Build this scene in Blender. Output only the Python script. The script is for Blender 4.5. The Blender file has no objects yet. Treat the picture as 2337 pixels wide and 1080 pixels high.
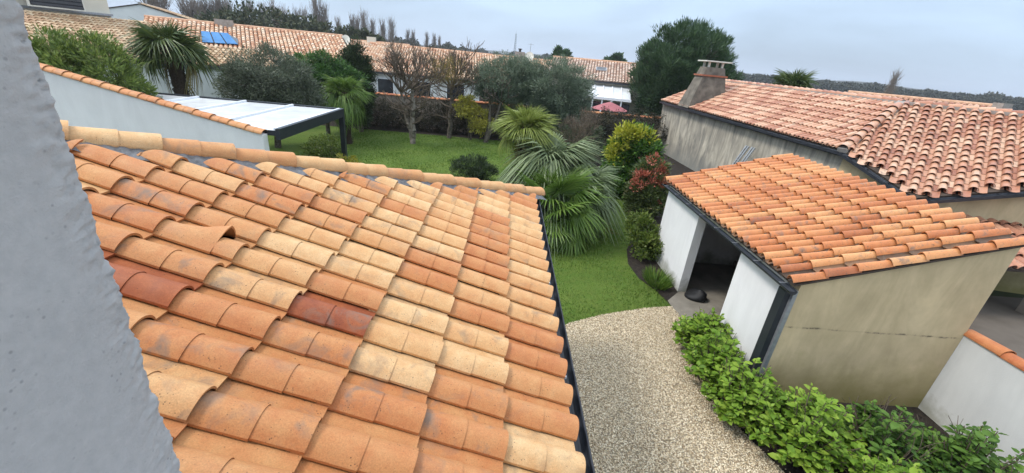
import bpy, bmesh, math, random
import numpy as np
from mathutils import Vector, Matrix
random.seed(7); RNG = np.random.default_rng(11)
R = math.radians
scene = bpy.context.scene
COL = scene.collection

# ------------------------------------------------------------------ camera
CAM_Z = 4.8
F_PX, PITCH, ROLL, YAW = 936.9, 0.41365, 0.09239, 0.04158
_cp, _sp = math.cos(PITCH), math.sin(PITCH)
FW = Vector((math.sin(YAW)*_cp, math.cos(YAW)*_cp, -_sp))
_r0 = FW.cross(Vector((0, 0, 1))).normalized(); _u0 = _r0.cross(FW)
RT = math.cos(ROLL)*_r0 + math.sin(ROLL)*_u0
UP = -math.sin(ROLL)*_r0 + math.cos(ROLL)*_u0
cam = bpy.data.cameras.new('camera'); cam_ob = bpy.data.objects.new('camera', cam); COL.objects.link(cam_ob)
cam.sensor_fit = 'HORIZONTAL'; cam.sensor_width = 36; cam.lens = F_PX/2337*36
cam.clip_start = 0.02; cam.clip_end = 6000
_m = Matrix((RT, UP, -FW)).transposed().to_4x4(); _m.translation = (0, 0, CAM_Z)
cam_ob.matrix_world = _m
scene.camera = cam_ob

# ------------------------------------------------------------------ sky, sun, exposure
SUN_EL, SUN_AZ = 54, 266          # azimuth: clockwise from +Y; high on the left
world = bpy.data.worlds.new('World'); scene.world = world; world.use_nodes = True
wn, wl = world.node_tree.nodes, world.node_tree.links
wn.clear()
def wnode(t, **k):
    n = wn.new(t)
    for a, b in k.items(): setattr(n, a, b)
    return n
sky = wnode('ShaderNodeTexSky'); sky.sky_type = 'NISHITA'; sky.sun_disc = False
sky.sun_elevation = R(SUN_EL); sky.sun_rotation = R(SUN_AZ); sky.dust_density = 1.5; sky.altitude = 20
wtc = wnode('ShaderNodeTexCoord'); wmap = wnode('ShaderNodeMapping'); wmap.inputs['Scale'].default_value = (1.0, 1.0, 3.2)
wno = wnode('ShaderNodeTexNoise'); wno.inputs['Scale'].default_value = 1.5; wno.inputs['Detail'].default_value = 6; wno.inputs['Roughness'].default_value = .5; wno.inputs['Distortion'].default_value = .4
wcr = wnode('ShaderNodeValToRGB'); wcr.color_ramp.elements[0].position = .34; wcr.color_ramp.elements[1].position = .64
wcr.color_ramp.elements[0].color = (2.15, 2.70, 3.35, 1); wcr.color_ramp.elements[1].color = (3.9, 5.05, 6.5, 1)
# overcast: brighter overhead than at the horizon (CIE overcast sky)
wsep = wnode('ShaderNodeSeparateXYZ'); wl.new(wtc.outputs['Generated'], wsep.inputs[0])
wgr = wnode('ShaderNodeMapRange'); wgr.inputs['From Min'].default_value = 0.12; wgr.inputs['From Max'].default_value = 1.0; wgr.inputs['To Min'].default_value = 1.0; wgr.inputs['To Max'].default_value = 3.0
wl.new(wsep.outputs['Z'], wgr.inputs['Value'])
wmul = wnode('ShaderNodeMix'); wmul.data_type = 'RGBA'; wmul.blend_type = 'MULTIPLY'; wmul.inputs['Factor'].default_value = 1
wmx = wnode('ShaderNodeMix'); wmx.data_type = 'RGBA'; wmx.inputs['Factor'].default_value = .90
wbg = wnode('ShaderNodeBackground'); wbg.inputs['Strength'].default_value = .10
wout = wnode('ShaderNodeOutputWorld')
wl.new(wtc.outputs['Generated'], wmap.inputs['Vector']); wl.new(wmap.outputs[0], wno.inputs['Vector'])
wl.new(wno.outputs['Fac'], wcr.inputs['Fac']); wl.new(sky.outputs[0], wmx.inputs['A']); wl.new(wcr.outputs[0], wmul.inputs['A']); wl.new(wgr.outputs[0], wmul.inputs['B']); wgrey = wnode('ShaderNodeMix'); wgrey.data_type = 'RGBA'; wgrey.inputs['B'].default_value = (11.2, 11.6, 12.2, 1)
wgz = wnode('ShaderNodeMapRange'); wgz.inputs['From Min'].default_value = .25; wgz.inputs['From Max'].default_value = .9; wgz.inputs['To Max'].default_value = .75; wl.new(wsep.outputs['Z'], wgz.inputs['Value']); wl.new(wgz.outputs[0], wgrey.inputs['Factor'])
wl.new(wmul.outputs['Result'], wgrey.inputs['A']); wl.new(wgrey.outputs['Result'], wmx.inputs['B'])
wl.new(wmx.outputs['Result'], wbg.inputs['Color']); wl.new(wbg.outputs[0], wout.inputs[0])
sun = bpy.data.lights.new('sun', 'SUN'); sun_ob = bpy.data.objects.new('sun', sun); COL.objects.link(sun_ob)
sun.energy = 1.5; sun.angle = R(14); sun.color = (1, .95, .88)
_sd = Vector((math.sin(R(SUN_AZ))*math.cos(R(SUN_EL)), math.cos(R(SUN_AZ))*math.cos(R(SUN_EL)), math.sin(R(SUN_EL))))
sun_ob.rotation_euler = _sd.to_track_quat('Z', 'Y').to_euler(); sun_ob.location = (0, 0, 40)
scene.view_settings.view_transform = 'Standard'; scene.view_settings.look = 'None'
scene.view_settings.exposure = 0.85; scene.view_settings.gamma = 1
scene.view_settings.use_curve_mapping = False

# ------------------------------------------------------------------ photo pixel -> place
CAM = Vector((0, 0, CAM_Z))
def ray(u, v): return FW + RT*((u-1168.5)/F_PX) - UP*((v-540)/F_PX)
def onz(u, v, z=0.0): r = ray(u, v); return CAM + r*((z-CAM_Z)/r.z)
def onx(u, v, x): r = ray(u, v); return CAM + r*(x/r.x)
def ony(u, v, y): r = ray(u, v); return CAM + r*(y/r.y)
def far(u, v, d): r = ray(u, v); return CAM + r*(d/math.hypot(r.x, r.y))
def onp(u, v, p, n): r = ray(u, v); return CAM + r*((Vector(p)-CAM).dot(n)/r.dot(n))

# ------------------------------------------------------------------ objects
def tag(o, label=None, cat=None, group=None, kind=None):
    if label: o['label'] = label
    if cat: o['category'] = cat
    if group: o['group'] = group
    if kind: o['kind'] = kind
    return o
def thing(name, label, cat, loc=(0, 0, 0), rz=0, group=None):
    o = bpy.data.objects.new(name, None); COL.objects.link(o); o.empty_display_size = .2
    o.location = loc; o.rotation_euler = (0, 0, rz)
    return tag(o, label, cat, group)
def link(name, me, m=None, parent=None, world_space=True):
    """parts are modelled in world coordinates; the parent's own place is taken off"""
    o = bpy.data.objects.new(name, me); COL.objects.link(o)
    if m is not None and not me.materials: me.materials.append(m)
    if parent is not None:
        o.parent = parent
        if world_space:
            o.matrix_parent_inverse = wmat(parent).inverted()
    return o
def wmat(o):
    m = o.matrix_basis.copy()
    if o.parent: m = wmat(o.parent) @ o.matrix_parent_inverse @ m
    return m
def copy_part(src_me, name, parent, mw):
    o = bpy.data.objects.new(name, src_me); COL.objects.link(o); o.parent = parent
    o.matrix_parent_inverse = wmat(parent).inverted(); o.matrix_basis = mw
    return o

class MB:
    def __init__(s): s.v = []; s.f = []; s.sm = []
    def add(s, vs, fs, smooth=False):
        b = len(s.v); s.v += [tuple(p) for p in vs]; s.f += [tuple(i+b for i in f) for f in fs]; s.sm += [smooth]*len(fs); return s
    def box(s, a, b):
        x0, y0, z0 = a; x1, y1, z1 = b
        return s.add([(x0,y0,z0),(x1,y0,z0),(x1,y1,z0),(x0,y1,z0),(x0,y0,z1),(x1,y0,z1),(x1,y1,z1),(x0,y1,z1)],
            [(0,3,2,1),(4,5,6,7),(0,1,5,4),(1,2,6,5),(2,3,7,6),(3,0,4,7)])
    def bar(s, p, q, w, h, up=(0,0,1)):
        p, q = Vector(p), Vector(q); d = (q-p).normalized(); sd = d.cross(Vector(up)).normalized(); u = sd.cross(d)
        vs = []
        for c in (p, q):
            for a, b in ((-1,-1),(1,-1),(1,1),(-1,1)): vs.append(c + sd*(a*w/2) + u*(b*h/2))
        return s.add(vs, [(0,1,2,3),(7,6,5,4),(0,4,5,1),(1,5,6,2),(2,6,7,3),(3,7,4,0)])
    def tube(s, p, q, r0, r1, n=6, cap=True):
        p, q = Vector(p), Vector(q); d = (q-p)
        if d.length < 1e-6: return s
        d.normalize(); a = d.orthogonal().normalized(); b = d.cross(a)
        vs = [c + (a*math.cos(2*math.pi*i/n) + b*math.sin(2*math.pi*i/n))*r for c, r in ((p, r0), (q, r1)) for i in range(n)]
        fs = [(i, (i+1)%n, n+(i+1)%n, n+i) for i in range(n)]
        s.add(vs, fs, True)
        if cap: s.add(vs, [tuple(range(n))[::-1], tuple(range(n, 2*n))])
        return s
    def lathe(s, c, prof, n=20):
        c = Vector(c); vs = []
        for r, z in prof:
            for i in range(n): vs.append(c + Vector((r*math.cos(2*math.pi*i/n), r*math.sin(2*math.pi*i/n), z)))
        fs = [(k*n+i, k*n+(i+1)%n, (k+1)*n+(i+1)%n, (k+1)*n+i) for k in range(len(prof)-1) for i in range(n)]
        return s.add(vs, fs, True)
    def prism(s, poly, d):
        """polygon (list of points) pushed along d"""
        n = len(poly); d = Vector(d); vs = [Vector(p) for p in poly] + [Vector(p)+d for p in poly]
        return s.add(vs, [tuple(range(n))[::-1], tuple(range(n, 2*n))] + [(i, (i+1)%n, n+(i+1)%n, n+i) for i in range(n)])
    def mesh(s, name):
        me = bpy.data.meshes.new(name); me.from_pydata(s.v, [], s.f); me.update()
        if any(s.sm): me.polygons.foreach_set('use_smooth', s.sm)
        return me
    def build(s, name, m, parent=None, fix=True):
        me = s.mesh(name)
        if fix:
            bm = bmesh.new(); bm.from_mesh(me); bmesh.ops.recalc_face_normals(bm, faces=bm.faces); bm.to_mesh(me); bm.free()
        return link(name, me, m, parent)

# ------------------------------------------------------------------ materials
class NT:
    def __init__(s, name):
        s.m = bpy.data.materials.new(name); s.m.use_nodes = True; s.t = s.m.node_tree; s.n = s.t.nodes; s.l = s.t.links
        s.b = s.n['Principled BSDF']; s.tc = s.n.new('ShaderNodeTexCoord'); s.vec = s.tc.outputs['Object']
    def new(s, t, **k):
        n = s.n.new(t)
        for a, b in k.items():
            if a in n.inputs.keys(): n.inputs[a].default_value = b
            else: setattr(n, a, b)
        return n
    def offset(s):
        oi = s.new('ShaderNodeObjectInfo'); mu = s.new('ShaderNodeVectorMath', operation='MULTIPLY_ADD')
        mu.inputs[0].default_value = (37, 71, 53); s.l.new(oi.outputs['Random'], mu.inputs[1]); s.l.new(s.vec, mu.inputs[2]); s.vec = mu.outputs[0]
        return oi
    def noise(s, scale, detail=5, rough=.55, vec=None, dist=0):
        n = s.new('ShaderNodeTexNoise', Scale=scale, Detail=detail, Roughness=rough, Distortion=dist); s.l.new(vec or s.vec, n.inputs['Vector']); return n.outputs['Fac']
    def ramp(s, fac, stops):
        r = s.new('ShaderNodeValToRGB'); e = r.color_ramp.elements
        while len(e) < len(stops): e.new(.5)
        for i, (p, c) in enumerate(stops):
            e[i].position = p; e[i].color = (*(c if hasattr(c, '__len__') else (c, c, c)), 1)
        s.l.new(fac, r.inputs['Fac']); return r.outputs['Color']
    def mix(s, fac, a, b, mode='MIX'):
        x = s.new('ShaderNodeMix', data_type='RGBA', blend_type=mode)
        for sock, val in ((x.inputs['Factor'], fac), (x.inputs['A'], a), (x.inputs['B'], b)):
            if hasattr(val, 'links'): s.l.new(val, sock)
            elif sock.type == 'RGBA': sock.default_value = (*(val if hasattr(val, '__len__') else (val,)*3), 1)
            else: sock.default_value = val
        return x.outputs['Result']
    def math(s, op, a, b=0.0):
        x = s.new('ShaderNodeMath', operation=op)
        for i, v in enumerate((a, b)):
            if hasattr(v, 'links'): s.l.new(v, x.inputs[i])
            else: x.inputs[i].default_value = v
        return x.outputs[0]
    def scale(s, v):
        mp = s.new('ShaderNodeMapping'); mp.inputs['Scale'].default_value = v; s.l.new(s.vec, mp.inputs['Vector']); return mp.outputs[0]
    def bump(s, fac, strength=.3, dist=.01):
        b = s.new('ShaderNodeBump', Strength=strength, Distance=dist); s.l.new(fac, b.inputs['Height'])
        if s.b.inputs['Normal'].links: s.l.new(s.b.inputs['Normal'].links[0].from_socket, b.inputs['Normal'])
        s.l.new(b.outputs[0], s.b.inputs['Normal'])
    def out(s, col, rough=.8, spec=.3, metal=0):
        if hasattr(col, 'links'): s.l.new(col, s.b.inputs['Base Color'])
        else: s.b.inputs['Base Color'].default_value = (*col, 1)
        if hasattr(rough, 'links'): s.l.new(rough, s.b.inputs['Roughness'])
        else: s.b.inputs['Roughness'].default_value = rough
        s.b.inputs['Specular IOR Level'].default_value = spec; s.b.inputs['Metallic'].default_value = metal
        return s.m
M = {}
def plain(name, c1, c2, sc=3, rough=.75, bump=.15, bsc=40, bd=.004, spec=.3, metal=0):
    t = NT(name); c = t.ramp(t.noise(sc), [(.3, c1), (.7, c2)])
    if bump: t.bump(t.noise(bsc, 4), bump, bd)
    M[name] = t.out(c, rough, spec, metal); return M[name]

TONE = [(0, (.27,.072,.030)), (.22, (.40,.125,.046)), (.45, (.49,.198,.074)), (.65, (.54,.266,.108)), (.85, (.61,.360,.165)), (1, (.67,.45,.235))]
def tile_mat(name, tonesrc='object', stops=TONE, pits=1.0, rough=(.5, .75), lichen=0.0):
    t = NT(name)
    if tonesrc == 'object':
        oi = t.offset(); a = t.new('ShaderNodeAttribute', attribute_type='OBJECT', attribute_name='tone'); tone = a.outputs['Fac']; rnd = oi.outputs['Random']
    else:
        g = t.new('ShaderNodeNewGeometry'); rnd = g.outputs['Random Per Island']; tone = rnd
    nz = t.noise(9, 6, .6); tone2 = t.math('ADD', tone, t.math('MULTIPLY', t.math('SUBTRACT', nz, .5), .55))
    tone2 = t.math('ADD', tone2, t.math('MULTIPLY', t.math('SUBTRACT', t.noise(60, 4, .7), .5), .22))
    col = t.ramp(tone2, stops)
    fine = t.noise(160, 3, .7)
    col = t.mix(1, col, t.ramp(fine, [(.3, .80), (.7, 1.12)]), 'MULTIPLY')
    # grey weather stains, only on some tiles
    st = t.math('MULTIPLY', t.ramp(t.noise(7, 4, .6, dist=.6), [(.52, 0), (.70, 1)]), t.ramp(rnd, [(.35, .08), (.95, .75)]))
    col = t.mix(st, col, (.17, .145, .12))
    if lichen:
        col = t.mix(t.math('MULTIPLY', t.ramp(t.noise(26, 5, .7), [(.56, 0), (.72, 1)]), lichen), col, (.09, .085, .06))
    if pits:
        vo = t.new('ShaderNodeTexVoronoi', Scale=62.0); t.l.new(t.vec, vo.inputs['Vector'])
        pit = t.math('MULTIPLY', t.ramp(vo.outputs['Distance'], [(.10, 1), (.20, 0)]), t.ramp(t.noise(11, 3), [(.48, 0), (.64, pits)]))
        col = t.mix(pit, col, (.05, .035, .025)); t.bump(pit, -.5, .004)
    t.bump(t.noise(220, 4, .7), .22, .003); t.bump(t.noise(18, 3), .15, .01)
    r = t.ramp(t.noise(5, 3), [(.3, rough[0]), (.7, rough[1])])
    M[name] = t.out(col, r, .35)
tile_mat('tile'); tile_mat('tile_shed', lichen=.9, rough=(.36, .62), stops=[(0, (.36,.115,.045)), (.4, (.55,.205,.075)), (.7, (.62,.28,.11)), (1, (.66,.36,.16))])
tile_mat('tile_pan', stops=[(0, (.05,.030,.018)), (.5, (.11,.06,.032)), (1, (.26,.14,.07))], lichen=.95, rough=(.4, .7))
PINK = [(0, (.30,.115,.068)), (.3, (.42,.185,.110)), (.6, (.54,.285,.175)), (1, (.64,.42,.285))]
tile_mat('tile_pink', stops=PINK, pits=.4, rough=(.24, .48), lichen=.7)
tile_mat('tile_pink_far', 'island', PINK, 0, rough=(.34, .55), lichen=.6)
tile_mat('tile_far', 'island', [(0, (.42,.19,.10)), (.3, (.60,.34,.20)), (.65, (.70,.50,.34)), (1, (.76,.63,.49))], 0)
tile_mat('tile_pale', 'island', [(0, (.36,.21,.15)), (.4, (.52,.36,.27)), (1, (.68,.55,.46))], 0, lichen=.3)
tile_mat('tile_tan', 'island', [(0, (.30,.17,.09)), (.5, (.45,.30,.17)), (1, (.55,.42,.27))], 0, lichen=.5)

def render_mat(name, c, stain=.25, sc=1.2, streak=0, streakc=(.12, .11, .10), low=None, bump=.35, crack=None):
    """painted render with soft mottling, run-off streaks and a damp foot"""
    t = NT(name); d = tuple(x*(1-stain) for x in c)
    col = t.ramp(t.noise(sc, 6, .6), [(.3, d), (.7, c)])
    if streak:
        f = t.math('MULTIPLY', t.ramp(t.noise(1, 6, .65, vec=t.scale((1.7, 1.7, .38)), dist=1.3), [(.38, 0), (.66, 1)]), streak)
        col = t.mix(f, col, streakc)
    if low:
        sep = t.new('ShaderNodeSeparateXYZ'); t.l.new(t.tc.outputs['Object'], sep.inputs[0])
        z = t.math('ADD', sep.outputs['Z'], t.math('MULTIPLY', t.math('SUBTRACT', t.noise(2.5, 6, .65), .5), 1.1))
        col = t.mix(t.ramp(z, [(0, .9), (low[0], 0)]), col, low[1])
    if crack:     # a hairline crack with dark run-offs
        sep = t.new('ShaderNodeSeparateXYZ'); t.l.new(t.tc.outputs['Object'], sep.inputs[0])
        dz = t.math('ABSOLUTE', t.math('ADD', t.math('SUBTRACT', sep.outputs['Z'], crack), t.math('MULTIPLY', t.math('SUBTRACT', t.noise(5, 4), .5), .05)))
        col = t.mix(t.math('MULTIPLY', t.ramp(dz, [(.004, 1), (.022, 0)]), t.ramp(t.noise(6, 5, .7), [(.48, .1), (.62, .9)])), col, (.06, .05, .04))
    t.bump(t.noise(55, 5, .65), bump, .006)
    M[name] = t.out(col, .88, .2); return t
render_mat('white_render', (.80, .79, .785), .08, streak=.10, low=(.35, (.30, .30, .24)))
render_mat('house_render', (.62, .64, .68), .06)
render_mat('cream_render', (.70, .66, .55), .10)
render_mat('beige_render', (.66, .52, .315), .26, 1.6, streak=.45, streakc=(.30, .235, .13), low=(.95, (.25, .215, .075)), crack=1.42)
render_mat('stained_render', (.60, .54, .43), .38, .9, streak=.92, streakc=(.15, .142, .128), low=(1.3, (.22, .22, .20)))
render_mat('grey_wall', (.66, .67, .66), .14, streak=.45, streakc=(.46, .47, .47), low=(.3, (.33, .33, .28)))
render_mat('far_white', (.72, .72, .70), .10)
render_mat('brown_wall', (.30, .25, .20), .2)
t = NT('jamb_plaster')
big = t.noise(14, 6, .6); mid = t.noise(70, 5, .65); col = t.ramp(mid, [(.25, (.41, .405, .40)), (.7, (.50, .49, .48))])
vo = t.new('ShaderNodeTexVoronoi', Scale=130.0); t.l.new(t.vec, vo.inputs['Vector'])
pit = t.math('MULTIPLY', t.ramp(vo.outputs['Distance'], [(.10, 1), (.24, 0)]), t.ramp(t.noise(30, 3), [(.50, 0), (.62, .8)]))
t.bump(big, .12, .008); t.bump(mid, .22, .003); t.bump(t.noise(420, 4, .7), .5, .0012); t.bump(t.noise(1, 4, vec=t.scale((60, 160, 14))), .25, .0015); t.bump(pit, -.7, .004)
col = t.mix(pit, col, (.28, .28, .28)); col = t.mix(t.ramp(t.noise(3, 5, .6), [(.4, 0), (.75, .35)]), col, (.36, .35, .34)); M['jamb_plaster'] = t.out(col, .92, .15)

plain('anthracite', (.016, .019, .026), (.026, .030, .038), 6, .42, .05, spec=.45)
plain('dark_metal', (.03, .034, .042), (.05, .055, .066), 8, .4, .06, spec=.5)
plain('zinc', (.30, .32, .35), (.42, .44, .47), 12, .42, .25, 120, .003, metal=.6)
plain('lead_flashing', (.07, .072, .078), (.20, .205, .215), 20, .42, .7, 60, .008, metal=.35)
plain('white_metal', (.72, .74, .76), (.80, .82, .84), 5, .4, .03)
plain('white_trim', (.62, .60, .52), (.74, .72, .64), 5, .5, .05)
plain('soil', (.013, .010, .008), (.040, .031, .024), 9, .95, .9, 30, .04)
plain('concrete', (.14, .125, .10), (.26, .235, .195), 2.2, .85, .3, 30, .01)
plain('paving', (.085, .070, .056), (.13, .11, .09), 1.5, .8, .2)
plain('chimney_render', (.085, .075, .062), (.23, .20, .16), 2.6, .95, .5, 30, .015)
plain('ridge_clay', (.42, .22, .13), (.60, .38, .25), 4, .8, .2)
plain('brick_red', (.28, .095, .055), (.40, .15, .085), 9, .85, .4)
plain('mortar', (.24, .215, .19), (.36, .33, .30), 6, .95, .5, 40, .01)
plain('roof_deck', (.05, .038, .030), (.09, .065, .05), 5, .95, .2)
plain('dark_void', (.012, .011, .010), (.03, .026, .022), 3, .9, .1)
plain('black_plastic', (.008, .008, .009), (.016, .016, .017), 4, .6, .05)
plain('aluminium', (.45, .46, .47), (.60, .61, .62), 14, .35, .1, metal=.85)
plain('bark', (.055, .043, .032), (.17, .145, .115), 12, .95, .9, 30, .02)
plain('pale_bark', (.075, .062, .048), (.27, .24, .195), 7, .95, .8, 26, .015)
plain('twig', (.085, .062, .045), (.17, .135, .10), 6, .9, 0)
plain('poplar_twig', (.16, .125, .10), (.26, .215, .175), 1, .9, 0)
plain('palm_fibre', (.030, .020, .014), (.085, .062, .042), 25, .98, .8, 60, .02)
plain('red_cloth', (.28, .09, .10), (.36, .13, .14), 3, .8, .1)
plain('dark_glass', (.012, .014, .018), (.03, .034, .04), 2, .12, 0, spec=.6)
plain('blue_glass', (.03, .17, .42), (.07, .27, .56), 3, .12, 0, spec=.7)
plain('hill_ground', (.020, .028, .020), (.05, .05, .036), .02, .95, 0)
plain('field', (.035, .05, .018), (.085, .085, .04), .05, .95, .3, 1, .05)
t = NT('opal_panel'); c = t.ramp(t.noise(2.2, 6, .65), [(.35, (.56, .575, .58)), (.65, (.70, .715, .72))])
t.bump(t.noise(1, 4, vec=t.scale((30, 2, 1))), .12, .01); M['opal_panel'] = t.out(c, .22, .5)
t = NT('lawn'); n1 = t.noise(.55, 5, .6); n2 = t.noise(5, 6, .7); n3 = t.noise(70, 3, .7)
c = t.mix(t.ramp(n2, [(.35, 0), (.7, 1)]), t.ramp(n1, [(.3, (.062, .125, .017)), (.5, (.098, .175, .025)), (.72, (.16, .215, .040))]), (.12, .165, .030))
c = t.mix(1, c, t.ramp(n3, [(.25, .45), (.7, 1.25)]), 'MULTIPLY'); t.bump(n3, .8, .03); t.bump(n2, .5, .05); M['lawn'] = t.out(c, .9, .2)
t = NT('gravel_base'); vo = t.new('ShaderNodeTexVoronoi', Scale=38.0); t.l.new(t.vec, vo.inputs['Vector'])
c = t.mix(1, t.ramp(vo.outputs['Color'], [(0, (.44, .34, .22)), (1, (.72, .62, .45))]), t.ramp(vo.outputs['Distance'], [(.15, 1), (.6, .4)]), 'MULTIPLY'); t.bump(vo.outputs['Distance'], -.8, .02); M['gravel_base'] = t.out(c, .9, .2)
t = NT('stone_chip'); g = t.new('ShaderNodeNewGeometry'); c = t.ramp(g.outputs['Random Per Island'], [(0, (.26, .18, .10)), (.25, (.50, .39, .25)), (.6, (.70, .58, .40)), (1, (.86, .77, .60))]); M['stone_chip'] = t.out(c, .85, .25)

def leaf_mat(name, stops, rough=.5, trans=.28, spec=.35, patch=None):
    t = NT(name); g = t.new('ShaderNodeNewGeometry'); rnd = g.outputs['Random Per Island']
    c = t.ramp(t.math('ADD', t.math('MULTIPLY', rnd, .62), t.math('MULTIPLY', t.noise(2.4, 4), .44)), stops)
    if patch:      # young growth of another colour, in patches of its own
        c = t.mix(t.ramp(t.noise(patch[2], 2, .5), [(patch[3], 0), (patch[3]+.08, 1)]), c, t.ramp(rnd, [(0, patch[0]), (1, patch[1])]))
    m = t.out(c, rough, spec)
    tr = t.new('ShaderNodeBsdfTranslucent'); t.l.new(c, tr.inputs['Color']); mx = t.new('ShaderNodeMixShader'); mx.inputs[0].default_value = trans
    t.l.new(t.b.outputs[0], mx.inputs[1]); t.l.new(tr.outputs[0], mx.inputs[2]); t.l.new(mx.outputs[0], t.n['Material Output'].inputs['Surface'])
    M[name] = m
leaf_mat('leaf_hydrangea', [(.1, (.060, .13, .014)), (.5, (.150, .265, .026)), (.9, (.29, .40, .055))], .55, .28, .25)
leaf_mat('leaf_hydrangea_dark', [(.1, (.030, .075, .014)), (.5, (.075, .155, .026)), (.9, (.16, .26, .045))], .55, .25, .25)
leaf_mat('leaf_olive', [(.1, (0.074, 0.109, 0.065)), (.5, (0.139, 0.186, 0.121)), (.9, (0.264, 0.310, 0.217))], .5)
leaf_mat('leaf_olive_dark', [(.1, (0.049, 0.065, 0.041)), (.5, (0.102, 0.123, 0.080)), (.9, (0.189, 0.217, 0.145))], .5)
leaf_mat('leaf_pine', [(.1, (0.021, 0.051, 0.021)), (.5, (0.050, 0.099, 0.039)), (.9, (0.098, 0.158, 0.063))], .55, .15)
leaf_mat('leaf_conifer', [(.1, (0.023, 0.063, 0.014)), (.5, (0.052, 0.127, 0.025)), (.9, (0.098, 0.196, 0.040))], .55, .2)
leaf_mat('leaf_dark', [(.1, (0.015, 0.027, 0.013)), (.5, (0.035, 0.056, 0.022)), (.9, (0.069, 0.100, 0.037))], .5, .15)
leaf_mat('leaf_hedge', [(.1, (.022, .022, .013)), (.5, (.045, .042, .024)), (.9, (.075, .068, .038))], .7, .15)
leaf_mat('leaf_oleander', [(.1, (0.058, 0.104, 0.021)), (.5, (0.124, 0.182, 0.034)), (.9, (0.247, 0.299, 0.072))], .45)
leaf_mat('leaf_yellow', [(.1, (.22, .22, .03)), (.5, (.40, .37, .05)), (.9, (.55, .50, .09))], .5)
leaf_mat('leaf_laurel', [(.1, (.030, .080, .014)), (.5, (.065, .15, .024)), (.9, (.14, .24, .035))], .38, patch=None)
leaf_mat('leaf_photinia', [(.1, (.035, .065, .018)), (.5, (.070, .105, .030)), (.9, (.14, .16, .05))], .4, patch=((.26, .085, .045), (.46, .17, .10), 1.4, .60))
leaf_mat('leaf_red', [(.1, (.25, .05, .035)), (.5, (.42, .12, .07)), (.9, (.55, .22, .15))], .5)
leaf_mat('leaf_shrub', [(.1, (0.054, 0.090, 0.017)), (.5, (0.102, 0.156, 0.026)), (.9, (0.204, 0.240, 0.054))], .45)
leaf_mat('leaf_wood', [(.1, (.020, .026, .016)), (.5, (.038, .044, .028)), (.9, (.075, .070, .046))], .8, .1)
leaf_mat('leaf_oak', [(.1, (0.019, 0.029, 0.012)), (.5, (0.046, 0.060, 0.024)), (.9, (0.102, 0.096, 0.042))], .8, .1)
leaf_mat('leaf_bud', [(.1, (.14, .10, .03)), (.5, (.26, .20, .06)), (.9, (.36, .30, .10))], .8, .2)
leaf_mat('grass_blade', [(.1, (.050, .110, .012)), (.5, (.092, .175, .022)), (.9, (.19, .25, .045))], .6, .3)
leaf_mat('palm_green', [(.1, (0.056, 0.112, 0.020)), (.5, (0.119, 0.203, 0.036)), (.9, (0.210, 0.294, 0.063))], .38, .25)
leaf_mat('palm_grey', [(.1, (0.094, 0.131, 0.062)), (.5, (0.169, 0.219, 0.106)), (.9, (0.288, 0.338, 0.175))], .40, .25)
leaf_mat('palm_yellow', [(.1, (0.119, 0.156, 0.033)), (.5, (0.213, 0.263, 0.056)), (.9, (0.350, 0.388, 0.112))], .4, .25)
leaf_mat('palm_dark', [(.1, (0.030, 0.054, 0.016)), (.5, (0.065, 0.101, 0.027)), (.9, (0.135, 0.162, 0.043))], .4, .2)
leaf_mat('palm_dry', [(.1, (.16, .12, .04)), (.5, (.26, .21, .08)), (.9, (.34, .29, .13))], .7, .2)
leaf_mat('leaf_lime', [(.1, (.16, .20, .02)), (.5, (.32, .34, .03)), (.9, (.52, .48, .06))], .45)

# ================================================================== ground
def sheet(name, pts, z, m, kind='structure', parent=None):
    mb = MB(); mb.add([(p[0], p[1], z) for p in pts], [tuple(range(len(pts)))])
    return tag(mb.build(name, m, parent, fix=False), kind=kind)
def grid_sheet(name, x0, x1, y0, y1, z, m, step=.5):
    xs = np.arange(x0, x1+1e-6, step); ys = np.arange(y0, y1+1e-6, step)
    vs = [(x, y, z) for y in ys for x in xs]; n = len(xs)
    fs = [(j*n+i, j*n+i+1, (j+1)*n+i+1, (j+1)*n+i) for j in range(len(ys)-1) for i in range(n-1)]
    mb = MB(); mb.add(vs, fs); return tag(mb.build(name, m, fix=False), kind='structure')
grid_sheet('ground', -2400, 2400, -60, 4700, -.03, M['field'], 120)
LAWN = [(-16, 6.5), (.3, 6.5), (.3, 6.3), (1.0, 6.45), (1.6, 6.83), (2.39, 7.23), (3.34, 7.57), (4.0, 7.74), (3.86, 8.4), (3.62, 8.9), (3.55, 9.7), (3.75, 10.6), (4.2, 11.6), (4.75, 12.9), (4.95, 14.2), (4.85, 16.0), (4.5, 17.6), (4.2, 20), (3.6, 23), (2, 25.2), (-16, 25.4)]
sheet('lawn', LAWN, 0, M['lawn'])
GRAV = [(.25, -3), (.25, 6.3), (1.0, 6.45), (1.6, 6.83), (2.39, 7.23), (3.34, 7.57), (4.02, 7.72), (4.10, 7.0), (3.88, 6.2), (3.70, 5.55), (3.70, 4.95), (3.88, 4.3), (4.15, 3.6), (4.8, 2.6), (6.0, 1.6), (7.3, .9), (7.3, -3)]
sheet('gravel_path', GRAV, .004, M['gravel_base'])
BED1 = [(4.10, 7.0), (3.88, 6.2), (3.70, 5.55), (3.70, 4.95), (3.88, 4.3), (4.15, 3.6), (4.8, 2.6), (6.0, 1.6), (7.3, .9), (7.25, 5.15), (4.4, 5.15), (4.4, 6.6)]
sheet('shrub_bed', BED1, .008, M['soil'])
BED2 = [(4.4, 8.3), (4.0, 7.95), (3.86, 8.4), (3.62, 8.9), (3.55, 9.7), (3.75, 10.6), (4.2, 11.6), (4.75, 12.9), (4.95, 14.2), (4.85, 16.0), (4.5, 17.6), (4.2, 20), (3.6, 23), (2, 25.2), (10.2, 27), (10.4, 12.5), (7.2, 10.4), (4.4, 10.3)]
sheet('planting_bed', BED2, .006, M['soil'])
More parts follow.
